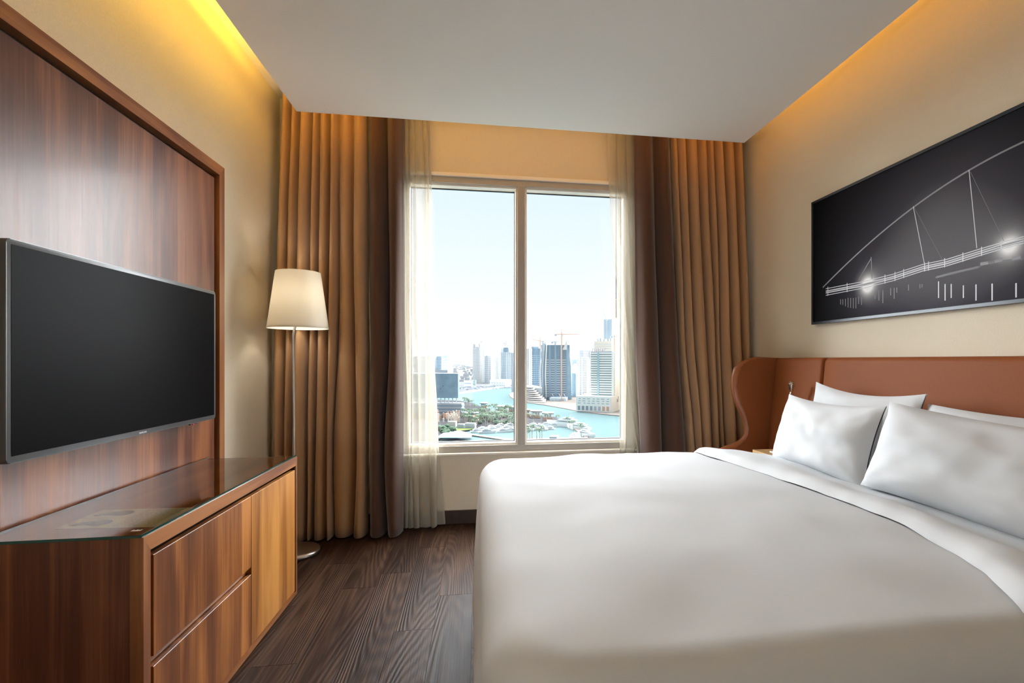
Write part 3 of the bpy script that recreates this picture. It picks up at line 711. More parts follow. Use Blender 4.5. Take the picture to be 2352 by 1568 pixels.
hb_panel('headboard_panel', 2.584, 3.05)
# wing: curved outline in X-Z, standing across the end
wing = [(1.975, HZ), (1.86, HZ), (1.77, HZ - 0.002), (1.715, HZ - 0.014), (1.668, HZ - 0.040), (1.638, HZ - 0.078), (1.624, 1.035), (1.624, 0.985), (1.634, 0.925), (1.655, 0.87), (1.684, 0.815), (1.706, 0.765), (1.716, 0.715),
        (1.712, 0.672), (1.694, 0.637), (1.660, 0.610), (1.615, 0.590), (1.56, 0.575), (1.50, 0.55), (1.47, 0.50), (1.46, 0.40), (1.46, 0.15), (1.975, 0.15)]
bm = bmesh.new(); bm_prism(bm, wing, 'y', 3.05, 3.10, 0.010, 3); link('wing', bm, M['leather'], hb, 50)
bm = bmesh.new(); edge = [Vector((x_ + 0.004, 3.078, z_ - (0.014 if z_ > 1.1 else 0))) for x_, z_ in wing[0:20]]
bm_tube(bm, edge, [0.010, 0.018, 0.024, 0.027] + [0.028] * 16, 12); link('wing_edge', bm, M['piping'], hb, True)
# reading light
rl = thing('reading_light', 'small chrome flexible reading light on the headboard beside the far pillow', 'lamp', (1.85, 2.74, 0.90))
pts = [(1.85, 2.745, 0.84), (1.815, 2.745, 0.86), (1.795, 2.745, 0.90), (1.795, 2.742, 0.945), (1.795, 2.735, 0.972)]
bm = bmesh.new(); bm_tube(bm, pts, 0.0055, 10); link('flexible_arm', bm, M['chrome'], rl, True)
bm = bmesh.new(); bm_tube(bm, [(1.795, 2.735, 0.968), (1.793, 2.731, 0.982), (1.790, 2.725, 1.000), (1.786, 2.718, 1.018), (1.785, 2.716, 1.022)], [0.007, 0.013, 0.017, 0.019, 0.014], 16); link('lamp_head', bm, M['chrome'], rl, 50)
bm = bmesh.new(); bm_tube(bm, [(1.868, 2.745, 0.84), (1.845, 2.745, 0.84)], 0.02, 16); link('wall_rose', bm, M['chrome'], rl, 40)

# nightstand between wing and bed
ns = thing('nightstand', 'small pale wooden nightstand between the headboard wing and the bed', 'nightstand', (1.75, 2.83, 0))
box('night_top', M['oak_pale'], ns, 1.635, 1.815, 2.66, 2.88, 0.592, 0.612, 0.002)
box('night_drawer', M['oak_pale'], ns, 1.639, 1.655, 2.665, 2.875, 0.36, 0.588, 0.002)
box('night_body', M['walnut_side'], ns, 1.655, 1.80, 2.665, 2.875, 0.05, 0.588)
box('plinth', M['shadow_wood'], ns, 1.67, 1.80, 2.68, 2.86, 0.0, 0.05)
np_ = box('note_pad', M['paper'], None, 1.68, 1.74, 2.69, 2.77, 0.613, 0.621, 0.001); tag(np_, 'small white note pad lying on the nightstand', 'note pad')

# ------------------------------------------------------------------ bed
BX0, BX1, BY0, BY1, BZ = 0.0, 1.80, 0.74, 2.60, 0.672
bed = thing('bed', 'large bed base and mattress hidden under the white duvet', 'bed', (0.9, 1.67, 0))
box('bed_base', M['walnut_side'], bed, 0.07, 1.80, 0.83, 2.50, 0.06, 0.30, 0.01)
box('mattress', M['linen'], bed, 0.06, 1.80, 0.82, 2.52, 0.30, 0.60, 0.04, 3, 40)
for (a, b) in ((0.12, 0.9), (0.12, 2.43), (1.7, 0.9), (1.7, 2.43)):
    bm = bmesh.new(); bm_lathe(bm, (a, b), [(0, 0), (0.025, 0), (0.03, 0.06), (0, 0.06)], 16); link('bed_leg', bm, M['shadow_wood'], bed, 40)

def sink(x, y):
    # top surface: crown in the middle, puffier towards the edges, gentle creases
    u = (x - BX0) / (BX1 - BX0); v = (y - BY0) / (BY1 - BY0)
    z = BZ + 0.022 * math.sin(PI * min(1, max(0, v))) * math.sin(PI * min(1, max(0, u * 0.8 + 0.1)))
    z += 0.013 * noise.noise(Vector((x * 3.4, y * 2.4, 3.3))) + 0.005 * noise.noise(Vector((x * 8, y * 5, 9.1)))
    q = max(0.0, x - 1.10) / 0.7; z -= 0.030 * min(1, q * 2.2)
    z -= 0.022 * max(0.0, (y - 2.1) / 0.4) * min(1, max(0.0, x - 1.25) / 0.3)
    return z

def outline(ang_i, n, r=0.16):
    # rounded rectangle of the duvet, walked anticlockwise by arc length
    x0, x1, y0, y1 = BX0, BX1, BY0, BY1
    segs = [('l', (x0 + r, y0), (x1 - r, y0)), ('a', (x1 - r, y0 + r), -PI / 2), ('l', (x1, y0 + r), (x1, y1 - r)), ('a', (x1 - r, y1 - r), 0),
            ('l', (x1 - r, y1), (x0 + r, y1)), ('a', (x0 + r, y1 - r), PI / 2), ('l', (x0, y1 - r), (x0, y0 + r)), ('a', (x0 + r, y0 + r), PI)]
    lens = [math.dist(s[1], s[2]) if s[0] == 'l' else r * PI / 2 * 1.8 for s in segs]
    d = ang_i / n * sum(lens)
    for s, L in zip(segs, lens):
        if d <= L or s is segs[-1]:
            t = min(1, d / L)
            if s[0] == 'l': 
                p_ = Vector((lerp(s[1][0], s[2][0], t), lerp(s[1][1], s[2][1], t))); dx, dy = s[2][0] - s[1][0], s[2][1] - s[1][1]; q = math.hypot(dx, dy); nn = Vector((dy / q, -dx / q))
            else:
                a = s[2] + t * PI / 2; nn = Vector((math.cos(a), math.sin(a))); p_ = Vector(s[1]) + nn * r
            return p_, nn
        d -= L

duv = thing('duvet', 'smooth white duvet covering the bed, its top edge folded back', 'duvet', (0.9, 1.67, 0.3))
bm = bmesh.new(); N = 220; rings = []
cx_, cy_ = (BX0 + BX1) / 2, (BY0 + BY1) / 2
ring_f = [0.06, 0.14, 0.22, 0.30, 0.38, 0.46, 0.54, 0.61, 0.68, 0.74, 0.80, 0.85, 0.89, 0.92, 0.945, 0.965]
ROUND = 0.095
drops = [0.0, 0.03, 0.07, 0.11, 0.16, 0.22, 0.28, 0.34, 0.40, 0.46, 0.50, 0.53]
cen = bm.verts.new((cx_, cy_, sink(cx_, cy_)))
for fv in ring_f:
    ring = []
    for i in range(N):
        p_, nn = outline(i, N); inn = p_ - nn * ROUND
        x_, y_ = lerp(cx_, inn.x, fv / 0.965), lerp(cy_, inn.y, fv / 0.965)
        ring.append(bm.verts.new((x_, y_, sink(x_, y_))))
    rings.append(ring)
for k in range(1, 9):  # rolled edge
    a = k / 8 * PI / 2; ring = []
    for i in range(N):
        p_, nn = outline(i, N); inn = p_ - nn * ROUND
        q = inn + nn * ROUND * math.sin(a) * 0.93
        z = sink(inn.x, inn.y) - ROUND * 0.95 * (1 - math.cos(a))
        ring.append(bm.verts.new((q.x, q.y, z)))
    rings.append(ring)
for d in drops[1:]:
    ring = []
    for i in range(N):
        p_, nn = outline(i, N)
        wv = 0.010 * noise.noise(Vector((p_.x * 3.3 + nn.x, p_.y * 3.3 + nn.y, d * 1.2))) * min(1, d * 4)
        crease = 0.012 * max(0, noise.noise(Vector((p_.x * 9, p_.y * 9, 4.4)))) * min(1, d * 2.2)
        bulge = 0.024 * math.sin(min(1, d / 0.42) * PI * 0.62) - 0.030 * max(0, (d - 0.30) / 0.23) - 0.007
        q = p_ + nn * (bulge + wv - crease)
        ring.append(bm.verts.new((q.x, q.y, BZ - ROUND * 0.95 - d + 0.010 * noise.noise(Vector((p_.x * 2, p_.y * 2, 1))))))
    rings.append(ring)
for i in range(N): bm.faces.new((cen, rings[0][i], rings[0][(i + 1) % N]))
for a, b in zip(rings, rings[1:]):
    for i in range(N): bm.faces.new((a[i], b[i], b[(i + 1) % N], a[(i + 1) % N]))
link('duvet_cover', bm, M['linen'], duv, True)

# folded-back flap: follows the top and rolls over both long sides
def side_y(s):
    """arc position s (m) across the bed from the far side bottom to the near side -> (y, drop, outward)"""
    W = BY1 - BY0 - 2 * ROUND; q = ROUND * PI / 2
    if s < 0.22: return BY1 + 0.006, ROUND * 0.95 + (0.22 - s), 1
    s -= 0.22
    if s < q: a = (1 - s / q) * PI / 2; return BY1 - ROUND + ROUND * 0.95 * math.sin(a), ROUND * 0.95 * (1 - math.cos(a)), math.sin(a)
    s -= q
    if s < W: return BY1 - ROUND - s, 0, 0
    s -= W
    if s < q: a = s / q * PI / 2; return BY0 + ROUND - ROUND * 0.95 * math.sin(a), ROUND * 0.95 * (1 - math.cos(a)), -math.sin(a)
    s -= q
    return BY0 - 0.006, ROUND * 0.95 + s, -1
TOT = 0.22 + ROUND * PI / 2 * 2 + (BY1 - BY0 - 2 * ROUND) + 0.34
fold_tab = [(0.5, 0.90), (0.74, 0.965), (0.85, 1.03), (0.96, 1.09), (1.08, 1.14), (1.28, 1.185), (1.58, 1.20), (2.0, 1.18), (2.2, 1.155), (2.46, 1.12), (2.62, 1.10)]
bm = bmesh.new(); NS, NU = 120, 16; gr = []
for j in range(NS + 1):
    s = j / NS * TOT; y, dp, ow = side_y(s)
    ye = y if dp < ROUND * 0.95 else (y + (0.2 if ow > 0 else -0.0))
    xa = interp(fold_tab, y) - (0.12 * (dp - 0.09) if dp > 0.09 and ow < 0 else 0); xb = 1.47 + 0.015 * noise.noise(Vector((y * 4, 0, 8)))
    row = []
    prof = []
    for k in range(NU + 1):
        u = k / NU
        # thick soft roll at the fold, thinner at the loose side
        h = lerp(0.028, 0.034, min(1, max(0, (y - 2.0) / 0.5))) * (1 - (1 - min(1, u / 0.16)) ** 2) ** 0.5 - 0.004 * u
        h += 0.010 * math.exp(-((u - 0.25) / 0.2) ** 2) * (1 + noise.noise(Vector((y * 5, 2, 1))))
        x_ = lerp(xa, xb, u) + 0.004 * noise.noise(Vector((y * 14, u, 5)))
        if dp < ROUND * 0.94: zt = sink(x_, y) - dp
        else: zt = BZ - dp
        h2 = max(0.002, h) + 0.007 * noise.noise(Vector((x_ * 7, y * 4, 2.2))) + 0.003 * noise.noise(Vector((x_ * 16, y * 9, 6.2)))
        oy = ow * h2; oz = h2 * (1 - abs(ow)) 
        row.append(bm.verts.new((x_, y + oy, zt + max(oz, 0.0015))))
    gr.append(row)
for a, b in zip(gr, gr[1:]):
    for k in range(NU): bm.faces.new((a[k], a[k + 1], b[k + 1], b[k]))
o = link('folded_edge', bm, M['linen'], duv, True)

# pillows
def pillow(label, c, wid, hei, th, lean, yaw, seed, sag=0.03, roll=0.0):
    """c: centre of the bottom edge; the pillow stands on it and leans back (+X) by lean degrees; width along -Y"""
    bm = bmesh.new(); n, m_ = 34, 26
    R = Matrix.Rotation(math.radians(yaw), 3, 'Z') @ Matrix.Rotation(math.radians(lean), 3, 'Y') @ Matrix.Rotation(math.radians(roll), 3, 'X')
    def pt(u, v, side):
        au, av = abs(u), abs(v)
        # edges pull in between the four corners
        xx = u * wid / 2 * (1 - 0.055 * (1 - v * v)); zz = v * hei / 2 * (1 - 0.08 * (1 - u * u))
        if v > 0: zz -= sag * (1 - u * u) * v
        t = th / 2 * max(0, (1 - au ** 2.6)) ** 0.55 * max(0, (1 - av ** 2.6)) ** 0.55
        t *= 1 + 0.15 * -v
        nz_ = 0.010 * noise.noise(Vector((u * 2.2, v * 2.2, seed + side))) + 0.016 * noise.noise(Vector((u * 1.3 + v * 1.9, u - v, seed))) + 0.0045 * noise.noise(Vector((u * 6 + v * 2.5, v * 4.5 - u * 2, seed + 7)))
        # creases radiating from the corners
        cr = 0.008 * math.sin(14 * math.atan2(1.1 - av, 1.1 - au) + seed) * (au * av) ** 2 * 2.0
        t += (nz_ + cr) * (1 - au ** 6) * (1 - av ** 6)
        p_ = Vector((-side * max(t, 0.0025), -xx, zz + hei / 2))
        return Vector(c) + R @ p_
    for side in (1, -1):
        g_ = [[bm.verts.new(pt(-1 + 2 * i / n, -1 + 2 * j / m_, side)) for i in range(n + 1)] for j in range(m_ + 1)]
        for j in range(m_):
            for i in range(n): bm.faces.new((g_[j][i], g_[j][i + 1], g_[j + 1][i + 1], g_[j + 1][i]))
    bmesh.ops.remove_doubles(bm, verts=bm.verts, dist=0.0008)
    # piped seam
    o = link('pillow', bm, M['linen'], None, True)
    return tag(o, label, 'pillow')
# back row
pillow('white pillow standing in the back row at the window end of the bed', (1.66, 2.12, 0.636), 0.70, 0.40, 0.13, 12, -2, 4.0, 0.020, 1.5)
pillow('white pillow in the back row nearest the camera, lying against the headboard', (1.67, 1.40, 0.645), 0.72, 0.345, 0.14, 14, 2, 8.5, 0.005)
# front row
pillow('white pillow in the front row at the window end of the bed', (1.455, 2.07, 0.655), 0.67, 0.335, 0.17, 16, -3, 1.7, 0.01)
pillow('large white pillow in the front row nearest the camera', (1.44, 1.335, 0.662), 0.78, 0.330, 0.20, 20, 5, 6.2, 0.0, 3.5)

#CITY
# ------------------------------------------------------------------ the city outside, 60 m below the window
ZG = EYE - 60.0
def G(px, py, dz=0.0): q = at_z(px, py, ZG); return Vector((q.x, q.y, ZG + dz))
def depth(py): return 60.0 * FPX / (py - PY)
def zat(py, d): return EYE + (PY - py) * d / FPX

CM = {}
def cmat(name, col, rough=0.6, spec=0.4, var=0.0, bs=0.3):
    CM[name] = plain('city_' + name, col, rough, spec=0.15 if rough < 0.5 else 0.0, var=var, bscale=bs); return CM[name]
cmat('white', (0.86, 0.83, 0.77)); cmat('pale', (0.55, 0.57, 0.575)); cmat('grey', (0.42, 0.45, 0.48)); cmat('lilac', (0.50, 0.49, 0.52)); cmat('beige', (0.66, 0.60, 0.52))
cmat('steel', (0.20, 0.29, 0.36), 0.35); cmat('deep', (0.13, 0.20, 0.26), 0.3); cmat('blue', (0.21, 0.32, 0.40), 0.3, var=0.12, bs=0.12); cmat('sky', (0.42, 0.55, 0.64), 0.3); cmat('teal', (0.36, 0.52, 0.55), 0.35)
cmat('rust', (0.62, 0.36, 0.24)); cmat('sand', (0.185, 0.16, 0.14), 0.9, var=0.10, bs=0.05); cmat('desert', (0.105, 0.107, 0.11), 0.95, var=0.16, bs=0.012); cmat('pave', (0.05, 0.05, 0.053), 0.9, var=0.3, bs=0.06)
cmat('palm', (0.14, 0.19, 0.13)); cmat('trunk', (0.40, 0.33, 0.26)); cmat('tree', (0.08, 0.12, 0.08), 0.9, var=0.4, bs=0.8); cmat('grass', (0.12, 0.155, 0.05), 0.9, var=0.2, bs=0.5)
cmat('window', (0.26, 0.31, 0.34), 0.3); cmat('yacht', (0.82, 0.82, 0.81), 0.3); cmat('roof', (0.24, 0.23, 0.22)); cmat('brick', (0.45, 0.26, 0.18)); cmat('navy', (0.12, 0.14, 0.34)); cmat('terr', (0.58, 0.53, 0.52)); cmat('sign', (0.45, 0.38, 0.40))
def water_mat():
    m, g = newmat('canal_water'); o = g.n('OutputMaterial'); df = g.n('BsdfDiffuse'); df.inputs[0].default_value = (0.078, 0.122, 0.124, 1)
    gl = g.n('BsdfGlossy', i_Roughness=0.12); mx = g.n('MixShader'); mx.inputs[0].default_value = 0.012; g.l(df.outputs[0], mx.inputs[1]); g.l(gl.outputs[0], mx.inputs[2]); g.l(mx.outputs[0], o.inputs[0])
    tcn = g.n('TexCoord'); nz = g.n('TexNoise', i_Scale=0.25, i_Detail=4.0); g.l(tcn.outputs['Object'], nz.inputs['Vector'])
    bp = g.n('Bump', i_Strength=0.25, i_Distance=0.6); g.l(nz.outputs['Fac'], bp.inputs['Height']); g.l(bp.outputs[0], gl.inputs['Normal']); return m

def slab(name, pts, mat, z0, z1, label=None, parent=None):
    bm = bmesh.new(); bm_prism(bm, [(q.x, q.y) for q in pts], 'z', z0, z1); bmesh.ops.triangulate(bm, faces=[f for f in bm.faces if len(f.verts) > 4])
    o = link(name, bm, mat, parent)
    if parent is None: structure(o, label)
    return o
bm = bmesh.new(); bm_quad(bm, [(-9000, 40, ZG - 0.9), (9000, 40, ZG - 0.9), (9000, 9000, ZG - 0.9), (-9000, 9000, ZG - 0.9)])
structure(link('water', bm, water_mat()), 'turquoise canal winding between the towers')
def poly(*pp): return [G(a, b) for a, b in pp]
slab('far_ground', poly((-900, 835), (1188, 835), (1188, 886), (1150, 888.5), (1110, 893), (1080, 898), (1054, 902), (980, 912), (700, 950), (-900, 1100)), CM['desert'], ZG - 1, ZG, 'hazy pale ground beyond the left bend of the canal')
slab('quay', poly((1188, 886), (1188, 888), (1150, 890.5), (1110, 895.5), (1080, 900.5), (1054, 904.5), (980, 915), (980, 912), (1054, 902), (1080, 898), (1110, 893), (1150, 888.5)), CM['lilac'], ZG - 1.0, ZG + 0.8, 'grey quay wall on the far bank')
slab('right_bank', poly((1186, 897), (1176, 900), (1169, 905), (1172, 911), (1183, 917), (1206, 923), (1250, 929), (1290, 936), (1326, 943), (1380, 950), (1425, 954), (1500, 962), (1600, 975), (2600, 1050), (2600, 835), (1190, 835)), CM['sand'], ZG - 1, ZG, 'pale sandy promenade on the right bank of the canal')
slab('left_bank', poly((500, 1300), (600, 915), (960, 915), (1054, 920), (1088, 926), (1110, 936), (1128, 943), (1136, 948), (1150, 947), (1183, 947), (1206, 948), (1240, 952), (1282, 959), (1284, 967), (1250, 971), (1206, 974), (1183, 976), (1150, 979), (1100, 984), (1062, 990), (1030, 997), (1005, 1010), (990, 1100), (980, 1300)), CM['pave'], ZG - 1, ZG + 0.2, 'built-up near bank with palms below the blue office block')
slab('lawn', poly((1040, 984), (1052, 982), (1090, 984), (1080, 987), (1052, 990), (1038, 990)), CM['grass'], ZG + 0.2, ZG + 0.4, 'small green lawn by the marina')
for i, pp in enumerate([((1062, 996), (1066, 994), (1188, 1010), (1188, 1014)), ((1206, 977), (1210, 975.5), (1262, 984), (1258, 986)), ((1206, 1009), (1206, 1006), (1350, 1004), (1350, 1007)), ((1090, 985), (1188, 979), (1188, 981), (1092, 988)), ((1300, 970), (1306, 969), (1352, 1003), (1344, 1004))]):
    o = slab('jetty', poly(*pp), CM['sand'], ZG - 1.2, ZG + 0.1); o['kind'] = 'thing'
    tag(o, ['long pale jetty crossing the bottom of the left pane', 'short jetty left of the two large yachts', 'jetty along the bottom of the right pane', 'jetty beside the small lawn in the left pane', 'jetty running between the largest yachts'][i], 'jetty')

def plan(xl, xm, xr, yb, a):
    c = G(xm, yb); a = math.radians(a)
    vL = -RT * math.cos(a) + FW * math.sin(a); vR = RT * math.sin(a) + FW * math.cos(a)
    u, w_ = c.dot(RT), c.dot(FW)
    def solve(v, xp):
        k = (xp - PX) / FPX; return (w_ * k - u) / (v.dot(RT) - v.dot(FW) * k)
    tL, tR = solve(vL, xl), solve(vR, xr)
    if a < 0.02 or tR <= 0 or tR > 160: tR = 25.0
    L, R = c + vL * tL, c + vR * tR
    return c, L, R, vL, vR, tL, tR
def tower(label, xl, xm, xr, yt, yb, a=25, body='grey', band=None, floors=0, bh=0.35, pier=None, nL=0, nR=0, y0=None, y1=None, crown=None, cat='tower', proud=0.5, name='tower', zbase=None, cut=None):
    c, L, R, vL, vR, tL, tR = plan(xl, xm, xr, yb, a); d = depth(yb)
    z1 = zat(yt, d); zb = ZG if zbase is None else zat(zbase, d)
    t = thing(name, label, cat, (c.x, c.y, ZG))
    P = [c, R, R + (L - c), L]; ctr = sum(P, Vector()) / 4
    bm = bmesh.new(); bm_prism(bm, [(q.x, q.y) for q in P], 'z', zb, z1); link('body', bm, CM[body], t)
    def out(e): return [q + (q - ctr).normalized() * e for q in P]
    if floors:
        ya, ybb = zat(y1 or yb, d), zat(y0 or yt, d); fh = (ybb - ya) / floors
        Q = out(proud); bm = bmesh.new(); bm_prism(bm, [(q.x, q.y) for q in Q], 'z', 0, fh * bh)
        bmesh.ops.translate(bm, vec=(-c.x, -c.y, 0), verts=bm.verts)
        me = bpy.data.meshes.new('floor_band'); bmesh.ops.recalc_face_normals(bm, faces=bm.faces); bm.to_mesh(me); bm.free(); me.materials.append(CM[band])
        for k in range(floors):
            o = bpy.data.objects.new('floor_band', me); C.objects.link(o); o.parent = t; o.location = (0, 0, ya + fh * k - ZG)
    def post(p_, v, w2):
        n_ = Vector((v.y, -v.x, 0)).normalized(); 
        if n_.dot(FW) > 0: n_ = -n_
        q = [p_ - v * w2 + n_ * (proud + 0.25), p_ + v * w2 + n_ * (proud + 0.25), p_ + v * w2 - n_ * 0.2, p_ - v * w2 - n_ * 0.2]
        bm = bmesh.new(); bm_prism(bm, [(s.x, s.y) for s in q], 'z', zb, z1 + 0.2); return link('pier', bm, CM[pier], t)
    for k in range(nL): post(c + vL * tL * (k + 0.5) / nL, vL, tL / nL * 0.16)
    for k in range(nR): post(c + vR * tR * (k + 0.5) / nR, vR, tR / nR * 0.16)
    if crown:
        for (fa, fb, yy, mt) in crown:   # blocks on the roof: fraction of left face, height row
            a_, b_2 = c + vL * tL * fa + vR * 1.5, c + vL * tL * fb + vR * 1.5; back = vR * min(tR, 12)
            bm = bmesh.new(); bm_prism(bm, [(q.x, q.y) for q in (a_, a_ + back, b_2 + back, b_2)], 'z', z1, zat(yy, d)); link('roof_block', bm, CM[mt], t)
    return t, c, L, R, vL, vR, tL, tR, d

# ---- left pane
# blue office cube on columns
t, c, L, R, vL, vR, tL, tR, d = tower('square blue glass office block raised on columns, left pane', 945, 1052, 1055, 857, 955, 4, 'blue', 'steel', 14, 0.08, y0=857, y1=914, cat='office block', name='office_block', zbase=914, proud=0.12)
for k in range(12):
    q = c + vL * tL * (k + 0.4) / 12; bm = bmesh.new(); bm_box(bm, q.x - 0.6, q.x + 0.6, q.y + 0.8, q.y + 2.2, zat(926, d), zat(914, d)); link('column', bm, CM['pale'], t)
for k in range(7):
    q = c + vL * tL * [0.08, 0.3, 0.36, 0.45, 0.52, 0.62, 0.75][k] - FW * 0.3; yy = [885, 885, 891, 891, 885, 891, 872][k]
    bm = bmesh.new(); bm_prism(bm, [(q.x, q.y), (q.x - 1.6, q.y), (q.x - 1.6, q.y + 0.6), (q.x, q.y + 0.6)], 'z', zat(yy + 2.5, d), zat(yy, d)); link('window', bm, CM['deep'], t)
tower('low stepped grey podium under the blue office block', 935, 1060, 1066, 926, 957, 4, 'grey', 'steel', 4, 0.45, cat='podium', name='podium')
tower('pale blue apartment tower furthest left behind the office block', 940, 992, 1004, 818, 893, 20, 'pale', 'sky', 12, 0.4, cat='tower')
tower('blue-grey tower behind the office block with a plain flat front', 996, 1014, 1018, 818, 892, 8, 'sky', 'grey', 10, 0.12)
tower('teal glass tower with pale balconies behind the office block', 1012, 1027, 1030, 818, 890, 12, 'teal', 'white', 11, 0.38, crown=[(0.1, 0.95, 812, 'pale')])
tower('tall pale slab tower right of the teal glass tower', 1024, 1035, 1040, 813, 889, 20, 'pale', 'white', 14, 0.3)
tower('dark flat-topped building just above the roof of the blue office block', 988, 1028, 1032, 849, 893, 6, 'grey', 'steel', 3, 0.3, cat='building', name='building')
tower('tall unfinished concrete tower left of the canal bend with ragged top', 1086, 1102, 1114, 797, 879, 30, 'lilac', 'white', 24, 0.42, pier='pale', nL=5, nR=2, crown=[(0.7, 1.0, 790, 'lilac'), (0.05, 0.2, 789, 'lilac'), (0.4, 0.5, 794, 'grey')])
tower('slim grey tower just right of the ragged unfinished tower', 1113, 1121, 1127, 818, 880, 28, 'grey', 'pale', 14, 0.3, crown=[(0.3, 0.8, 816, 'lilac')])
tower('narrow white stair slab in front of the slim grey tower', 1115, 1120, 1121, 839, 879, 10, 'white', None, 0, cat='building', name='building')
tower('cream apartment tower with many balconies behind the white podium', 1127, 1139, 1144, 820, 878, 28, 'white', 'grey', 18, 0.22, pier='white', nL=3, crown=[(0.7, 0.85, 815, 'grey')])
tower('second cream apartment tower set close beside the first', 1139, 1148, 1151, 817, 878, 25, 'white', 'grey', 18, 0.22, pier='white', nL=2)
t, c, L, R, vL, vR, tL, tR, d = tower('blue-grey tower with a domed drum on top near the mullion', 1150, 1160, 1177, 808, 879, 38, 'sky', 'steel', 20, 0.35, pier='pale', nL=3, nR=4, crown=[(0.0, 0.9, 800, 'sky')])
q = c + vR * tR * 0.3 + vL * tL * 0.3
bm = bmesh.new(); bm_lathe(bm, (q.x, q.y), [(9, zat(808, d)), (9, zat(800, d)), (8, zat(797.5, d)), (4.5, zat(795.5, d)), (0, zat(795, d))], 20); link('dome_drum', bm, CM['steel'], t, 30)
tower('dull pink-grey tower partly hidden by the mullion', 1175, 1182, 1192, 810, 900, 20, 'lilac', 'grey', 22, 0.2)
tower('long white podium with square openings below the cream towers', 1125, 1160, 1177, 873, 887, 14, 'white', 'sky', 2, 0.2, pier='white', nL=6, nR=3, cat='podium', name='podium')
tower('small white warehouse beside the unfinished tower', 1066, 1082, 1086, 874, 889, 12, 'white', 'grey', 2, 0.3, cat='building', name='building')
tower('small blue-grey shed beside the unfinished tower', 1084, 1092, 1094, 873, 884, 12, 'teal', None, 0, cat='building', name='building')
# far low-rise quarter: nobody could count it
bm = bmesh.new(); rr = random.Random(5)
for k in range(420):
    px, py = rr.uniform(930, 1240), 838 + 40 * rr.random() ** 1.6; q = G(px, py); s_ = depth(py) / 1180 * rr.uniform(1.5, 4); h = rr.uniform(4, 13)
    bm_box(bm, q.x - s_, q.x + s_, q.y, q.y + s_, ZG, ZG + h)
o = link('low_rise_quarter', bm, cmat('low_rise', (0.34, 0.34, 0.345))); tag(o, 'pale haze-dimmed low-rise quarter spreading to the horizon', 'houses', kind='stuff')
bm = bmesh.new()
for k in range(160):
    px = rr.uniform(1056, 1180); py = 889.0 - (px - 1056) * 0.035 + rr.uniform(0, 7); q = G(px, py); s_ = rr.uniform(0.8, 2.6)
    bm_box(bm, q.x - s_, q.x + s_, q.y, q.y + 1.5, ZG, ZG + rr.uniform(0.8, 2.4))
o = link('parked_cars', bm, CM['grey']); tag(o, 'speckle of parked cars along the far quay road', 'cars', kind='stuff')

# ---- right pane
tower('pale slender tower at the left edge of the right pane', 1196, 1207, 1212, 798, 905, 15, 'sky', 'steel', 26, 0.3)
tower('white-grey tower with a sloping pointed roof beside the mullion', 1206, 1213, 1222, 800, 912, 30, 'pale', 'lilac', 26, 0.28, pier='white', nL=2, nR=2)
tower('dark blue-grey tower left of the twin-horned tower', 1219, 1224, 1241, 800, 908, 45, 'deep', 'pale', 20, 0.18, y0=812, pier='steel', nR=4, crown=[(0.0, 0.9, 796, 'steel')])
t, c, L, R, vL, vR, tL, tR, d = tower('dark unfinished high-rise with two pointed horns and white fins', 1243, 1309, 1313, 792, 917, 6, 'deep', 'pale', 17, 0.24, y0=822, y1=910, pier='steel', nL=5, name='horned_tower')
def horn(xa, xb, yp, ybs, mt):
    a_, b_2 = at_line(c, vL, xa), at_line(c, vL, xb); 
    bm = bmesh.new(); zt, z0_ = zat(yp, d), zat(ybs, d)
    for off in (0, 1):
        pass
    A = [a_ - FW * 0.8, b_2 - FW * 0.8, a_ + FW * 3, b_2 + FW * 3]
    v = [bm.verts.new((A[0].x, A[0].y, z0_)), bm.verts.new((A[1].x, A[1].y, z0_)), bm.verts.new((A[1].x, A[1].y, zt)), bm.verts.new((A[2].x, A[2].y, z0_)), bm.verts.new((A[3].x, A[3].y, z0_)), bm.verts.new((A[3].x, A[3].y, zt))]
    for f in ((0, 1, 2), (3, 5, 4), (0, 2, 5, 3), (1, 4, 5, 2), (0, 3, 4, 1)): bm.faces.new([v[i] for i in f])
    link('roof_horn', bm, CM[mt], t)
def at_line(c_, v, px):
    k = (px - PX) / FPX; s = (c_.dot(FW) * k - c_.dot(RT)) / (v.dot(RT) - v.dot(FW) * k); return c_ + v * s
horn(1292, 1302, 781.5, 803, 'pale'); horn(1245, 1253, 780.5, 806, 'pale')
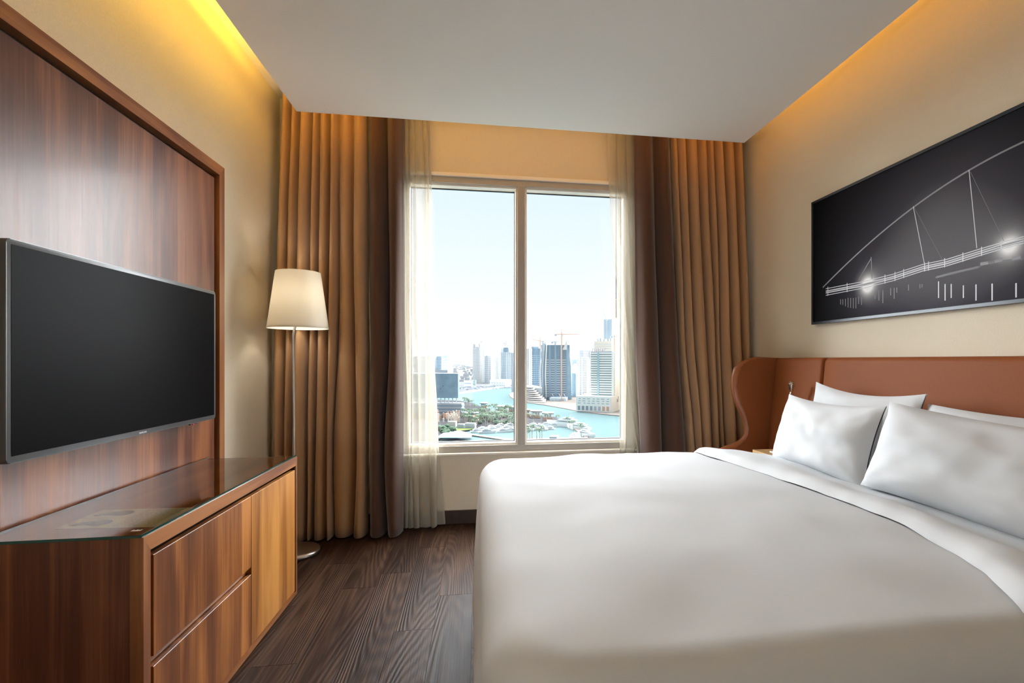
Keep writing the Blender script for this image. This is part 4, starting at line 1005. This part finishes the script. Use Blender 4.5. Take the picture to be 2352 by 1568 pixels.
# right side dark glass wing that leans in towards the top
e0, e1 = at_line(c, vL, 1303), at_line(c, vL, 1313)
bm = bmesh.new(); w0 = [(e0, 800), (at_line(c, vL, 1306), 798), (at_line(c, vL, 1311), 840), (e1, 917), (e0, 917)]
f1 = [bm.verts.new((q.x - FW.x * 1.5, q.y - FW.y * 1.5, zat(yy, d))) for q, yy in w0]; f2 = [bm.verts.new((q.x + FW.x * 20, q.y + FW.y * 20, zat(yy, d))) for q, yy in w0]
bm.faces.new(f1); bm.faces.new(f2[::-1])
for i in range(5): bm.faces.new((f1[i], f1[(i + 1) % 5], f2[(i + 1) % 5], f2[i]))
link('glass_wing', bm, CM['blue'], t)
for j, (xt, xmid, xb, mt) in enumerate([(1246, 1238, 1240, 'pale'), (1248, 1241.5, 1244, 'sky'), (1250, 1245, 1247, 'pale'), (1252, 1248.5, 1250, 'steel'), (1254.5, 1252, 1253.5, 'white')]):
    bm = bmesh.new(); rows = []
    for k in range(13):
        s = k / 12; yy = lerp(786 + j * 1.5, 914, s); xx = lerp(xt, xmid, math.sin(min(1, s * 1.7) * PI / 2)) if s < 0.6 else lerp(xmid, xb, (s - 0.6) / 0.4)
        q = at_line(c, vL, xx) - FW * (3.0 - j * 0.3); q2 = at_line(c, vL, xx + 2.1) - FW * (3.0 - j * 0.3)
        rows.append([bm.verts.new((p_.x, p_.y, zat(yy, d))) for p_ in (q, q2, q2 + FW * 4, q + FW * 4)])
    for a_, b_2 in zip(rows, rows[1:]):
        for k in range(4): bm.faces.new((a_[k], a_[(k + 1) % 4], b_2[(k + 1) % 4], b_2[k]))
    bm.faces.new(rows[0]); bm.faces.new(rows[-1][::-1]); link('facade_fin', bm, CM[mt], t)
for (xx, yy) in ((1268, 908), (1284, 908), (1295, 908)):
    a_ = at_line(c, vL, xx) - FW * 2; b_2 = at_line(c, vL, xx + 7) - FW * 6
    bm = bmesh.new(); bm_tube(bm, [(a_.x, a_.y, zat(yy - 3, d)), (b_2.x, b_2.y, ZG)], 1.0, 4); link('raking_strut', bm, CM['pale'], t)
tower('low grey plinth building at the foot of the horned tower', 1262, 1300, 1318, 914, 921, 6, 'sky', 'grey', 1, 0.2, pier='pale', nL=5, cat='building', name='building')
# terraces
tt = thing('terraced_podium', 'layered curved terraces at the foot of the towers by the mullion', 'terrace', G(1230, 924))
for k in range(9):
    y0_, yy = 889 + k * 4.2, None; w1 = 1222 + k * 4.3
    pp = [G(1196, 919 + k * 0.35), G(w1, 921 + k * 0.6), G(w1 + 3, 918), G(1196, 908)]; d_ = depth(921)
    bm = bmesh.new(); bm_prism(bm, [(q.x, q.y) for q in pp], 'z', zat(y0_ + 1.9, d_), zat(y0_, d_)); link('terrace_slab', bm, CM['white' if k % 2 else 'terr'], tt)
bm = bmesh.new(); bm_prism(bm, [(q.x, q.y) for q in (G(1198, 918), G(1245, 919.5), G(1245, 914), G(1198, 906))], 'z', ZG, zat(892, depth(921))); link('terrace_core', bm, CM['grey'], tt)
tower('small blue block peeping over the low towers', 1314, 1325, 1330, 826, 900, 10, 'sky', 'grey', 8, 0.2)
tower('small white stepped building behind the dark glass block', 1313, 1320, 1328, 842, 905, 20, 'white', 'grey', 8, 0.25, cat='building', name='building', crown=[(0.0, 0.5, 835, 'white')])
tower('dark glass block with an orange edge between the towers', 1313, 1323, 1327, 857, 912, 18, 'steel', 'rust', 1, 0.02, pier='sky', nL=3, cat='building', name='building')
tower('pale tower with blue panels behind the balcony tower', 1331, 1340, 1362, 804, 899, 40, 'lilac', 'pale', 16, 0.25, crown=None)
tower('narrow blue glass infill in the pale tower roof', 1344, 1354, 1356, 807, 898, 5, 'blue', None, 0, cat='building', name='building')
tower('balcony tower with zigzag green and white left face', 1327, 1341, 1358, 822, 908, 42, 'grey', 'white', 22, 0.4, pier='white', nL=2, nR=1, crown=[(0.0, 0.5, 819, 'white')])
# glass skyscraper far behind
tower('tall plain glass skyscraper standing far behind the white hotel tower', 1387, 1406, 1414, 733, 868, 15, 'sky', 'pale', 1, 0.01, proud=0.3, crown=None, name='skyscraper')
# white banded tower with roof sign
tower('grey concrete upper block with crane behind the roof sign', 1365, 1405, 1436, 783, 922, 25, 'beige', 'pale', 14, 0.4, y0=787, y1=860, name='concrete_tower', proud=0.7, crown=[(0.2, 0.28, 777, 'grey'), (0.42, 0.5, 778, 'grey'), (0.62, 0.7, 776, 'grey'), (0.78, 0.85, 777, 'grey'), (0.05, 0.12, 777, 'grey')])
t, c, L, R, vL, vR, tL, tR, d = tower('white hotel tower with stacked balcony bands and rooftop lettering', 1357, 1410, 1446, 807, 944, 22, 'window', 'white', 21, 0.60, y0=807, y1=922, name='banded_tower', proud=1.0)
a_, b_2 = c + vL * tL * 0.62, c + vL * tL * 0.70; nL_ = Vector((vL.y, -vL.x, 0)); nL_ = nL_ if nL_.dot(FW) < 0 else -nL_
bm = bmesh.new(); bm_prism(bm, [(q.x, q.y) for q in (a_ + nL_ * 1.5, b_2 + nL_ * 1.5, b_2, a_)], 'z', ZG, zat(808, d)); link('glazed_strip', bm, CM['teal'], t)
a_, b_2 = c + vL * tL * 0.0, c + vL * tL * 0.08
bm = bmesh.new(); bm_prism(bm, [(q.x, q.y) for q in (a_ + nL_ * 1.6, b_2 + nL_ * 1.6, b_2, a_)], 'z', ZG, zat(805.5, d)); link('corner_strip', bm, CM['white'], t)
rt = c + vR * tR; nR_ = Vector((vR.y, -vR.x, 0)); nR_ = nR_ if nR_.dot(RT) > 0 or nR_.dot(FW) < 0 else -nR_
bm = bmesh.new(); e_ = vL * -1.3; bm_prism(bm, [(q.x, q.y) for q in (c + e_ , rt + e_, rt, c)], 'z', ZG, zat(808, d)); link('side_wall', bm, CM['beige'], t)
s0 = at_line(c, vL, 1362); 
lettering('roof_sign', 'DAMAC', 6.2, CM['sign'], t, s0 + nL_ * 1.5 + Vector((0, 0, zat(808, d) - ZG * 0)) * 1.0 - Vector((0, 0, s0.z)), -vL, (0, 0, 1), ext=0.3, width=(at_line(c, vL, 1395) - s0).length)
# its podium
t, c, L, R, vL, vR, tL, tR, d = tower('long white car-park podium with rows of slot windows and shopfronts', 1323, 1403, 1432, 911, 947, 22, 'white', None, 0, cat='podium', name='podium')
nL_ = Vector((vL.y, -vL.x, 0)); nL_ = nL_ if nL_.dot(FW) < 0 else -nL_
def facade_rect(par, nm, f0, f1, ya, yb2, mt, e=0.35):
    a_, b_2 = c + vL * tL * f0, c + vL * tL * f1
    bm = bmesh.new(); bm_prism(bm, [(q.x, q.y) for q in (a_ + nL_ * e, b_2 + nL_ * e, b_2 - nL_ * 0.1, a_ - nL_ * 0.1)], 'z', zat(yb2, d), zat(ya, d)); return link(nm, bm, CM[mt], par)
for r_, ya in enumerate((916, 921.3, 926.6)):
    for k in range(7): facade_rect(t, 'slot_window', 0.05 + k * 0.135, 0.05 + k * 0.135 + (0.055, 0.075, 0.09)[(k * 2 + r_) % 3], ya, ya + 1.8, 'grey')
for k in range(8): facade_rect(t, 'shopfront', 0.05 + k * 0.118, 0.05 + k * 0.118 + 0.07, 934, 944, ('rust', 'grey', 'window')[min(2, k // 2)])
rt = c + vR * tR
bm = bmesh.new(); e_ = vL * -0.4; bm_prism(bm, [(q.x, q.y) for q in (c + e_, rt + e_, rt, c)], 'z', ZG, zat(911, d)); link('side_wall', bm, CM['beige'], t)
k0 = at_line(c, vR, 1416)
lettering('side_sign', 'DA', 5.0, CM['sign'], t, k0 + e_ * 1.6 + Vector((0, 0, zat(927, d) - k0.z)), vR, (0, 0, 1), ext=0.2)
bm = bmesh.new(); p0 = k0 + e_ * 1.6; zt = zat(920, d)
bm_tube(bm, [p0 + Vector((0, 0, zt - p0.z)), p0 + vR * 2.5 + Vector((0, 0, zt - 1.5 - p0.z)), p0 + vR * 5 + Vector((0, 0, zt - p0.z)), p0 + vR * 5.5 + Vector((0, 0, zt + 3 - p0.z))], 0.45, 5); link('side_sign_script', bm, CM['sign'], t)
tower('white building at the right edge behind the sheer curtain', 1450, 1500, 1540, 800, 950, 20, 'beige', 'white', 16, 0.4, cat='building', name='building')

# cranes
def crane(label, xm, yb_, ytop, ym, jl, jr, mat='rust', th=1.3, dj=0.0):
    d = depth(yb_); b = G(xm, yb_); t = thing('tower_crane', label, 'crane', b)
    def P(px, py): return b + RT * ((px - xm) * d / FPX) + Vector((0, 0, zat(py, d) - b.z))
    bm = bmesh.new(); q0, q1 = P(xm, ym), P(xm, ytop)
    bm_box(bm, b.x - th / 2, b.x + th / 2, b.y - th / 2, b.y + th / 2, ZG, q0.z); link('mast', bm, CM[mat], t)
    bm = bmesh.new(); bm_tube(bm, [q0, q1], [th * 0.6, 0.2], 5); link('apex', bm, CM[mat], t)
    bm = bmesh.new(); bm_tube(bm, [q0, P(jr, ym + dj)], [th * 0.42, th * 0.2], 4); link('jib', bm, CM[mat], t)
    bm = bmesh.new(); bm_tube(bm, [q0, P(jl, ym - dj * 0.3)], th * 0.4, 4); link('counter_jib', bm, CM[mat], t)
    bm = bmesh.new(); w_ = P(jl, ym + 1); bm_box(bm, w_.x - 1.6, w_.x + 1.6, w_.y - 1, w_.y + 1, w_.z - 1.6, w_.z + 0.9); link('counterweight', bm, CM['grey'], t)
    bm = bmesh.new(); w_ = P(xm + 1.2, ym + 2.2); bm_box(bm, w_.x - 0.9, w_.x + 0.9, w_.y - 2, w_.y - 0.4, w_.z - 1.3, w_.z + 1); link('cab', bm, CM['pale'], t)
    for px in (lerp(xm, jl, 0.8), lerp(xm, jr, 0.6)):
        bm = bmesh.new(); bm_tube(bm, [q1, P(px, ym + (dj * 0.6 if px * (jr - jl) > xm * (jr - jl) else 0))], 0.16, 3); link('tie_cable', bm, CM[mat], t)
    return t
crane('tallest orange tower crane in front of the horned tower', 1290, 921, 757, 767.5, 1276, 1331)
crane('small orange tower crane behind the horned tower', 1241, 906, 774, 783, 1247, 1222, dj=-4)
crane('small grey crane on the unfinished tower roof', 1101, 878, 781, 784, 1106, 1094, 'pale', 1.4)
crane('grey crane above the domed tower', 1161, 878, 782, 788, 1157, 1165, 'grey', 1.4)
crane('flat dark crane on the roof between the horns', 1275, 916, 783.5, 785, 1268, 1284, 'grey', 1.6)
crane('pale orange crane beside the glass skyscraper', 1411, 936, 762, 772, 1405, 1420, 'rust', 1.3)
def luffing(label, xa, yb_, ya, xb, yb2, mat='pale'):
    d = depth(yb_); b = G(xa, yb_); t = thing('luffing_crane', label, 'crane', b)
    def P(px, py): return b + RT * ((px - xa) * d / FPX) + Vector((0, 0, zat(py, d) - b.z))
    q0 = P(xa, ya); bm = bmesh.new(); bm_box(bm, b.x - 0.8, b.x + 0.8, b.y - 0.8, b.y + 0.8, ZG, q0.z); link('mast', bm, CM[mat], t)
    bm = bmesh.new(); bm_tube(bm, [q0, P(xb, yb2)], [0.9, 0.35], 4); link('jib', bm, CM[mat], t)
    bm = bmesh.new(); w_ = q0; bm_box(bm, w_.x - 2.4, w_.x + 1.4, w_.y - 1, w_.y + 1, w_.z - 1.2, w_.z + 1.2); link('cab', bm, CM[mat], t)
luffing('steep crane jib leaning left above the domed tower', 1166, 877, 793, 1151, 752)
luffing('steep crane jib leaning left close to the mullion', 1175, 877, 795, 1163, 768)
luffing('short crane jib rising beside the cream towers', 1144, 876, 818, 1158, 786)
luffing('steep crane jib above the glass skyscraper', 1394, 868, 736, 1383, 709)

# pavilions
def pavilion(label, x0_, x1_, yb_, h, mat='white'):
    a_, b_2 = G(x0_, yb_ - 0.6), G(x1_, yb_); t = thing('pavilion', label, 'pavilion', (b_2.x, b_2.y, ZG)); dv = FW * 12
    z0_ = ZG + 0.2
    def pr(nm, e, za, zb, mt):
        c4 = [a_ - RT * e - FW * e, b_2 + RT * e - FW * e, b_2 + RT * e + dv + FW * e, a_ - RT * e + dv + FW * e]
        bm = bmesh.new(); bm_prism(bm, [(q.x, q.y) for q in c4], 'z', za, zb); link(nm, bm, CM[mt], t)
    pr('base_storey', 0, z0_, z0_ + h * 0.42, 'brick'); pr('upper_storey', -0.3, z0_ + h * 0.42, z0_ + h * 0.85, mat); pr('flat_roof', 1.3, z0_ + h * 0.85, z0_ + h, 'roof')
    for k in range(3):
        q = a_.lerp(b_2, 0.2 + 0.28 * k) - FW * 0.1; bm = bmesh.new(); bm_box(bm, q.x - 0.7, q.x + 0.7, q.y - 0.2, q.y + 0.3, z0_ + h * 0.48, z0_ + h * 0.8); link('window', bm, CM['window'], t)
pavilion('white-roofed waterfront pavilion nearest the mullion in the right pane', 1200, 1217, 958, 7.5)
pavilion('middle white-roofed waterfront pavilion of the row by the yachts', 1221, 1242, 961, 7.5)
pavilion('end waterfront pavilion of the row, closest to the large yachts', 1248, 1269, 966, 7.5)
pavilion('waterfront pavilion among palms in the left pane', 1144, 1164, 946, 6.5); pavilion('waterfront pavilion tight against the mullion in the left pane', 1168, 1182, 948, 6.5)
pavilion('glass-walled pavilion on the bank in front of the office block', 1104, 1117, 937, 6.0, 'sky')

# yachts
def yacht(label, px, py, L, ang, group=None):
    b = G(px, py); t = thing('yacht', label, 'boat', (b.x, b.y, ZG - 0.9), group)
    ca, sa = math.cos(math.radians(ang)), math.sin(math.radians(ang)); s = L / 20
    def W(a_, c_2, z): return Vector((b.x + (a_ * ca - c_2 * sa) * s, b.y + (a_ * sa + c_2 * ca) * s, ZG - 0.9 + z * s))
    def loft(nm, secs, mt):
        bm = bmesh.new(); rows = []
        for xx, hw, z0_, z1_ in secs: rows.append([bm.verts.new(W(xx, -hw * 0.8, z0_)), bm.verts.new(W(xx, hw * 0.8, z0_)), bm.verts.new(W(xx, hw, z1_)), bm.verts.new(W(xx, -hw, z1_))])
        for a_, b_2 in zip(rows, rows[1:]):
            for k in range(4): bm.faces.new((a_[k], a_[(k + 1) % 4], b_2[(k + 1) % 4], b_2[k]))
        bm.faces.new(rows[0]); bm.faces.new(rows[-1][::-1]); link(nm, bm, CM[mt], t)
    loft('hull', [(-10, 2.3, 0, 2.2), (-4, 2.6, -0.2, 2.4), (3, 2.4, -0.2, 2.7), (7, 1.5, 0.1, 3.0), (10, 0.12, 1.2, 3.3)], 'yacht')
    loft('cabin_window', [(-6, 1.9, 2.4, 3.3), (4, 1.8, 2.6, 3.3), (5.6, 1.0, 2.7, 2.9)], 'window')
    loft('cabin', [(-7, 2.0, 3.3, 4.0), (2.5, 1.9, 3.3, 4.0), (4, 1.2, 3.3, 3.4)], 'yacht')
    loft('flybridge_window', [(-4, 1.4, 4.0, 4.6), (0.5, 1.3, 4.0, 4.6), (1.3, 0.8, 4.0, 4.1)], 'window')
    loft('flybridge_roof', [(-5, 1.6, 4.6, 4.9), (0.3, 1.5, 4.6, 4.9)], 'yacht')
    bm = bmesh.new(); bm_tube(bm, [W(-3, 0, 4.9), W(-3.4, 0, 6.2)], 0.1 * s, 4); link('radar_mast', bm, CM['pale'], t)
yacht('largest white yacht moored stern-on, left of the yacht row', 1296, 977, 34, 150)
yacht('large white yacht behind the palms in the middle of the yacht row', 1328, 984, 25, 130)
yacht('large white yacht moored furthest right in the yacht row', 1347, 1000, 22, -62)
yacht('white yacht with grey windows at the bottom, left of the furthest right yacht', 1323, 1005, 17, -75)
for i, (px, py, L, a_) in enumerate([(1222, 977, 13, 170), (1236, 980, 14, 160), (1252, 976, 14, 150), (1242, 986, 12, 175), (1216, 987, 12, 10), (1262, 983, 11, 140), (1270, 977, 12, 165),
                                     (1098, 990, 13, 10), (1112, 986, 14, 15), (1120, 992, 15, 5), (1134, 987, 15, 20), (1148, 983, 15, 12), (1158, 990, 13, 0), (1168, 984, 15, 8), (1176, 989, 14, 5), (1132, 981, 12, 10), (1152, 977, 12, 20), (1174, 977, 13, 15)]):
    yacht('small white motor boat among those moored along the marina jetties', px, py, L, a_, 'small boats moored in the marina')
o = tower('low dark shed by the bottom edge of the right pane', 1262, 1279, 1284, 1003, 1009, 10, 'grey', 'pale', 1, 0.3, cat='building', name='shed')[0]

# palms and trees on the near bank
def palm_meshes(h, r, seed):
    rr = random.Random(seed); bm = bmesh.new(); bm_tube(bm, [(0, 0, 0), (0.1, 0, h * 0.6), (0.0, 0.1, h)], [0.28, 0.2, 0.16], 5); m1 = bpy.data.meshes.new('trunk'); bm.to_mesh(m1); bm.free(); m1.materials.append(CM['trunk'])
    bm = bmesh.new()
    for k in range(11):
        a = k / 11 * 2 * PI + rr.uniform(-.2, .2); up = rr.uniform(0.25, 0.9); c_, s_ = math.cos(a), math.sin(a)
        P = [Vector((c_ * t_ * r, s_ * t_ * r, h + up * r * t_ * 0.9 - 1.15 * r * t_ * t_)) for t_ in (0, 0.35, 0.7, 1.0)]
        side = Vector((-s_, c_, 0)); ws = [0.12, 0.5, 0.42, 0.05]
        vs = [[bm.verts.new(p_ + side * w_ - Vector((0, 0, w_ * .35))), bm.verts.new(p_), bm.verts.new(p_ - side * w_ - Vector((0, 0, w_ * .35)))] for p_, w_ in zip(P, ws)]
        for A, B in zip(vs, vs[1:]):
            for i in (0, 1): bm.faces.new((A[i], A[i + 1], B[i + 1], B[i]))
    m2 = bpy.data.meshes.new('palm_crown'); bm.to_mesh(m2); bm.free(); m2.materials.append(CM['palm']); return m1, m2
pms = [palm_meshes(9, 3.0, 1), palm_meshes(7.5, 2.8, 2), palm_meshes(10.5, 3.2, 3)]
def palm(px, py, k, label, group):
    b = G(px, py, 0.2); t = thing('palm_tree', label, 'palm tree', b, group)
    t.rotation_euler.z = (px * 7 % 6)
    for nm, me in zip(('trunk', 'palm_crown'), pms[k % 3]):
        o = bpy.data.objects.new(nm, me); C.objects.link(o); o.parent = t
rr = random.Random(12)
for k in range(84):
    px = rr.uniform(1062, 1184); py = rr.uniform(951, 979); palm(px, py, k, 'palm tree among those lining the near bank in the left pane', 'palms on the near bank')
for k in range(16):
    px = rr.uniform(1128, 1184) if k % 2 else rr.uniform(1055, 1120); py = 946 + rr.uniform(0, 6) if k % 2 else lerp(926, 945, (px - 1055) / 65) + rr.uniform(0, 3)
    palm(px, py, k, 'palm tree among those along the canal edge in the left pane', 'palms along the canal edge')
for k, (px, py) in enumerate([(1212, 1009), (1217, 1010), (1222, 1007), (1233, 1011), (1240, 1008), (1245, 1010), (1317, 990), (1332, 998), (1335, 1002), (1303, 981), (1308, 986), (1212, 975), (1226, 973), (1243, 972), (1256, 975), (1281, 975)]):
    palm(px, py, k, 'palm tree among the yachts in the right pane', 'palms beside the yachts')
def bush(px, py, s, label, group):
    b = G(px, py, 0.2); bm = bmesh.new(); bmesh.ops.create_icosphere(bm, subdivisions=2, radius=s)
    for v in bm.verts:
        v.co *= 1 + 0.35 * noise.noise(v.co * 1.3 / s * 2 + Vector((px, py, 0))); v.co.z = max(0, v.co.z * 0.8 + s * 0.6)
    bmesh.ops.translate(bm, vec=b, verts=bm.verts); o = link('tree', bm, CM['tree'], None); tag(o, label, 'tree', group)
for k in range(74):
    px = rr.uniform(1068, 1184) if k < 60 else rr.uniform(1000, 1040); py = rr.uniform(949, 976) if k < 60 else rr.uniform(983, 1006)
    bush(px, py, rr.uniform(1.4, 3.0) * (1 if k < 60 else 1.2), 'round dark green tree among those on the near bank', 'round trees on the near bank')
# construction site posts, sheds and vehicles on the near bank
for k in range(44):
    px = rr.uniform(996, 1056); py = rr.uniform(956, 972); b = G(px, py); h = rr.uniform(4, 9)
    bm = bmesh.new(); bm_box(bm, b.x - 0.7, b.x + 0.7, b.y, b.y + 1.2, ZG + 0.2, ZG + h); o = link('concrete_column', bm, CM['beige' if k % 3 else 'rust'], None)
    tag(o, 'bare concrete column on the building site below the office block', 'column', 'columns on the building site')
tower('long dark glass hall on the building site in the left pane', 1060, 1098, 1104, 948, 957, 5, 'steel', 'grey', 2, 0.2, cat='building', name='building')
tower('reddish scaffolded block on the building site', 1078, 1094, 1100, 956, 967, 8, 'rust', 'white', 1, 0.1, pier='white', nL=5, cat='building', name='building')
tower('pinkish low wall block in front of the building site', 1028, 1046, 1050, 968, 981, 6, 'beige', None, 0, cat='building', name='building')
tower('grey low shed beside the small lawn', 1050, 1064, 1068, 974, 984, 6, 'grey', 'pale', 1, 0.15, cat='building', name='building')
tower('lilac low shed right of the lawn', 1068, 1090, 1094, 972, 984, 6, 'lilac', 'grey', 2, 0.2, cat='building', name='building')
o = slab('boat_shelter_roof', poly((1003, 1012), (1020, 1000), (1056, 996), (1084, 1004), (1082, 1012)), CM['sky'], ZG + 2, ZG + 2.6); o['kind'] = 'thing'
tag(o, 'pale blue low shelter roof at the bottom left of the left pane', 'roof')

# haze over the city
hm, hg = newmat('desert_haze'); ho = hg.n('OutputMaterial'); vs = hg.n('VolumeScatter'); vs.inputs['Color'].default_value = (0.12, 0.128, 0.136, 1); vs.inputs['Density'].default_value = 0.00022; vs.inputs['Anisotropy'].default_value = 0.0
hg.l(vs.outputs[0], ho.inputs['Volume'])
hz = box('haze', hm, None, -3500, 3500, 250, 6500, ZG - 0.5, 75); structure(hz, 'pale haze hanging over the distant city')
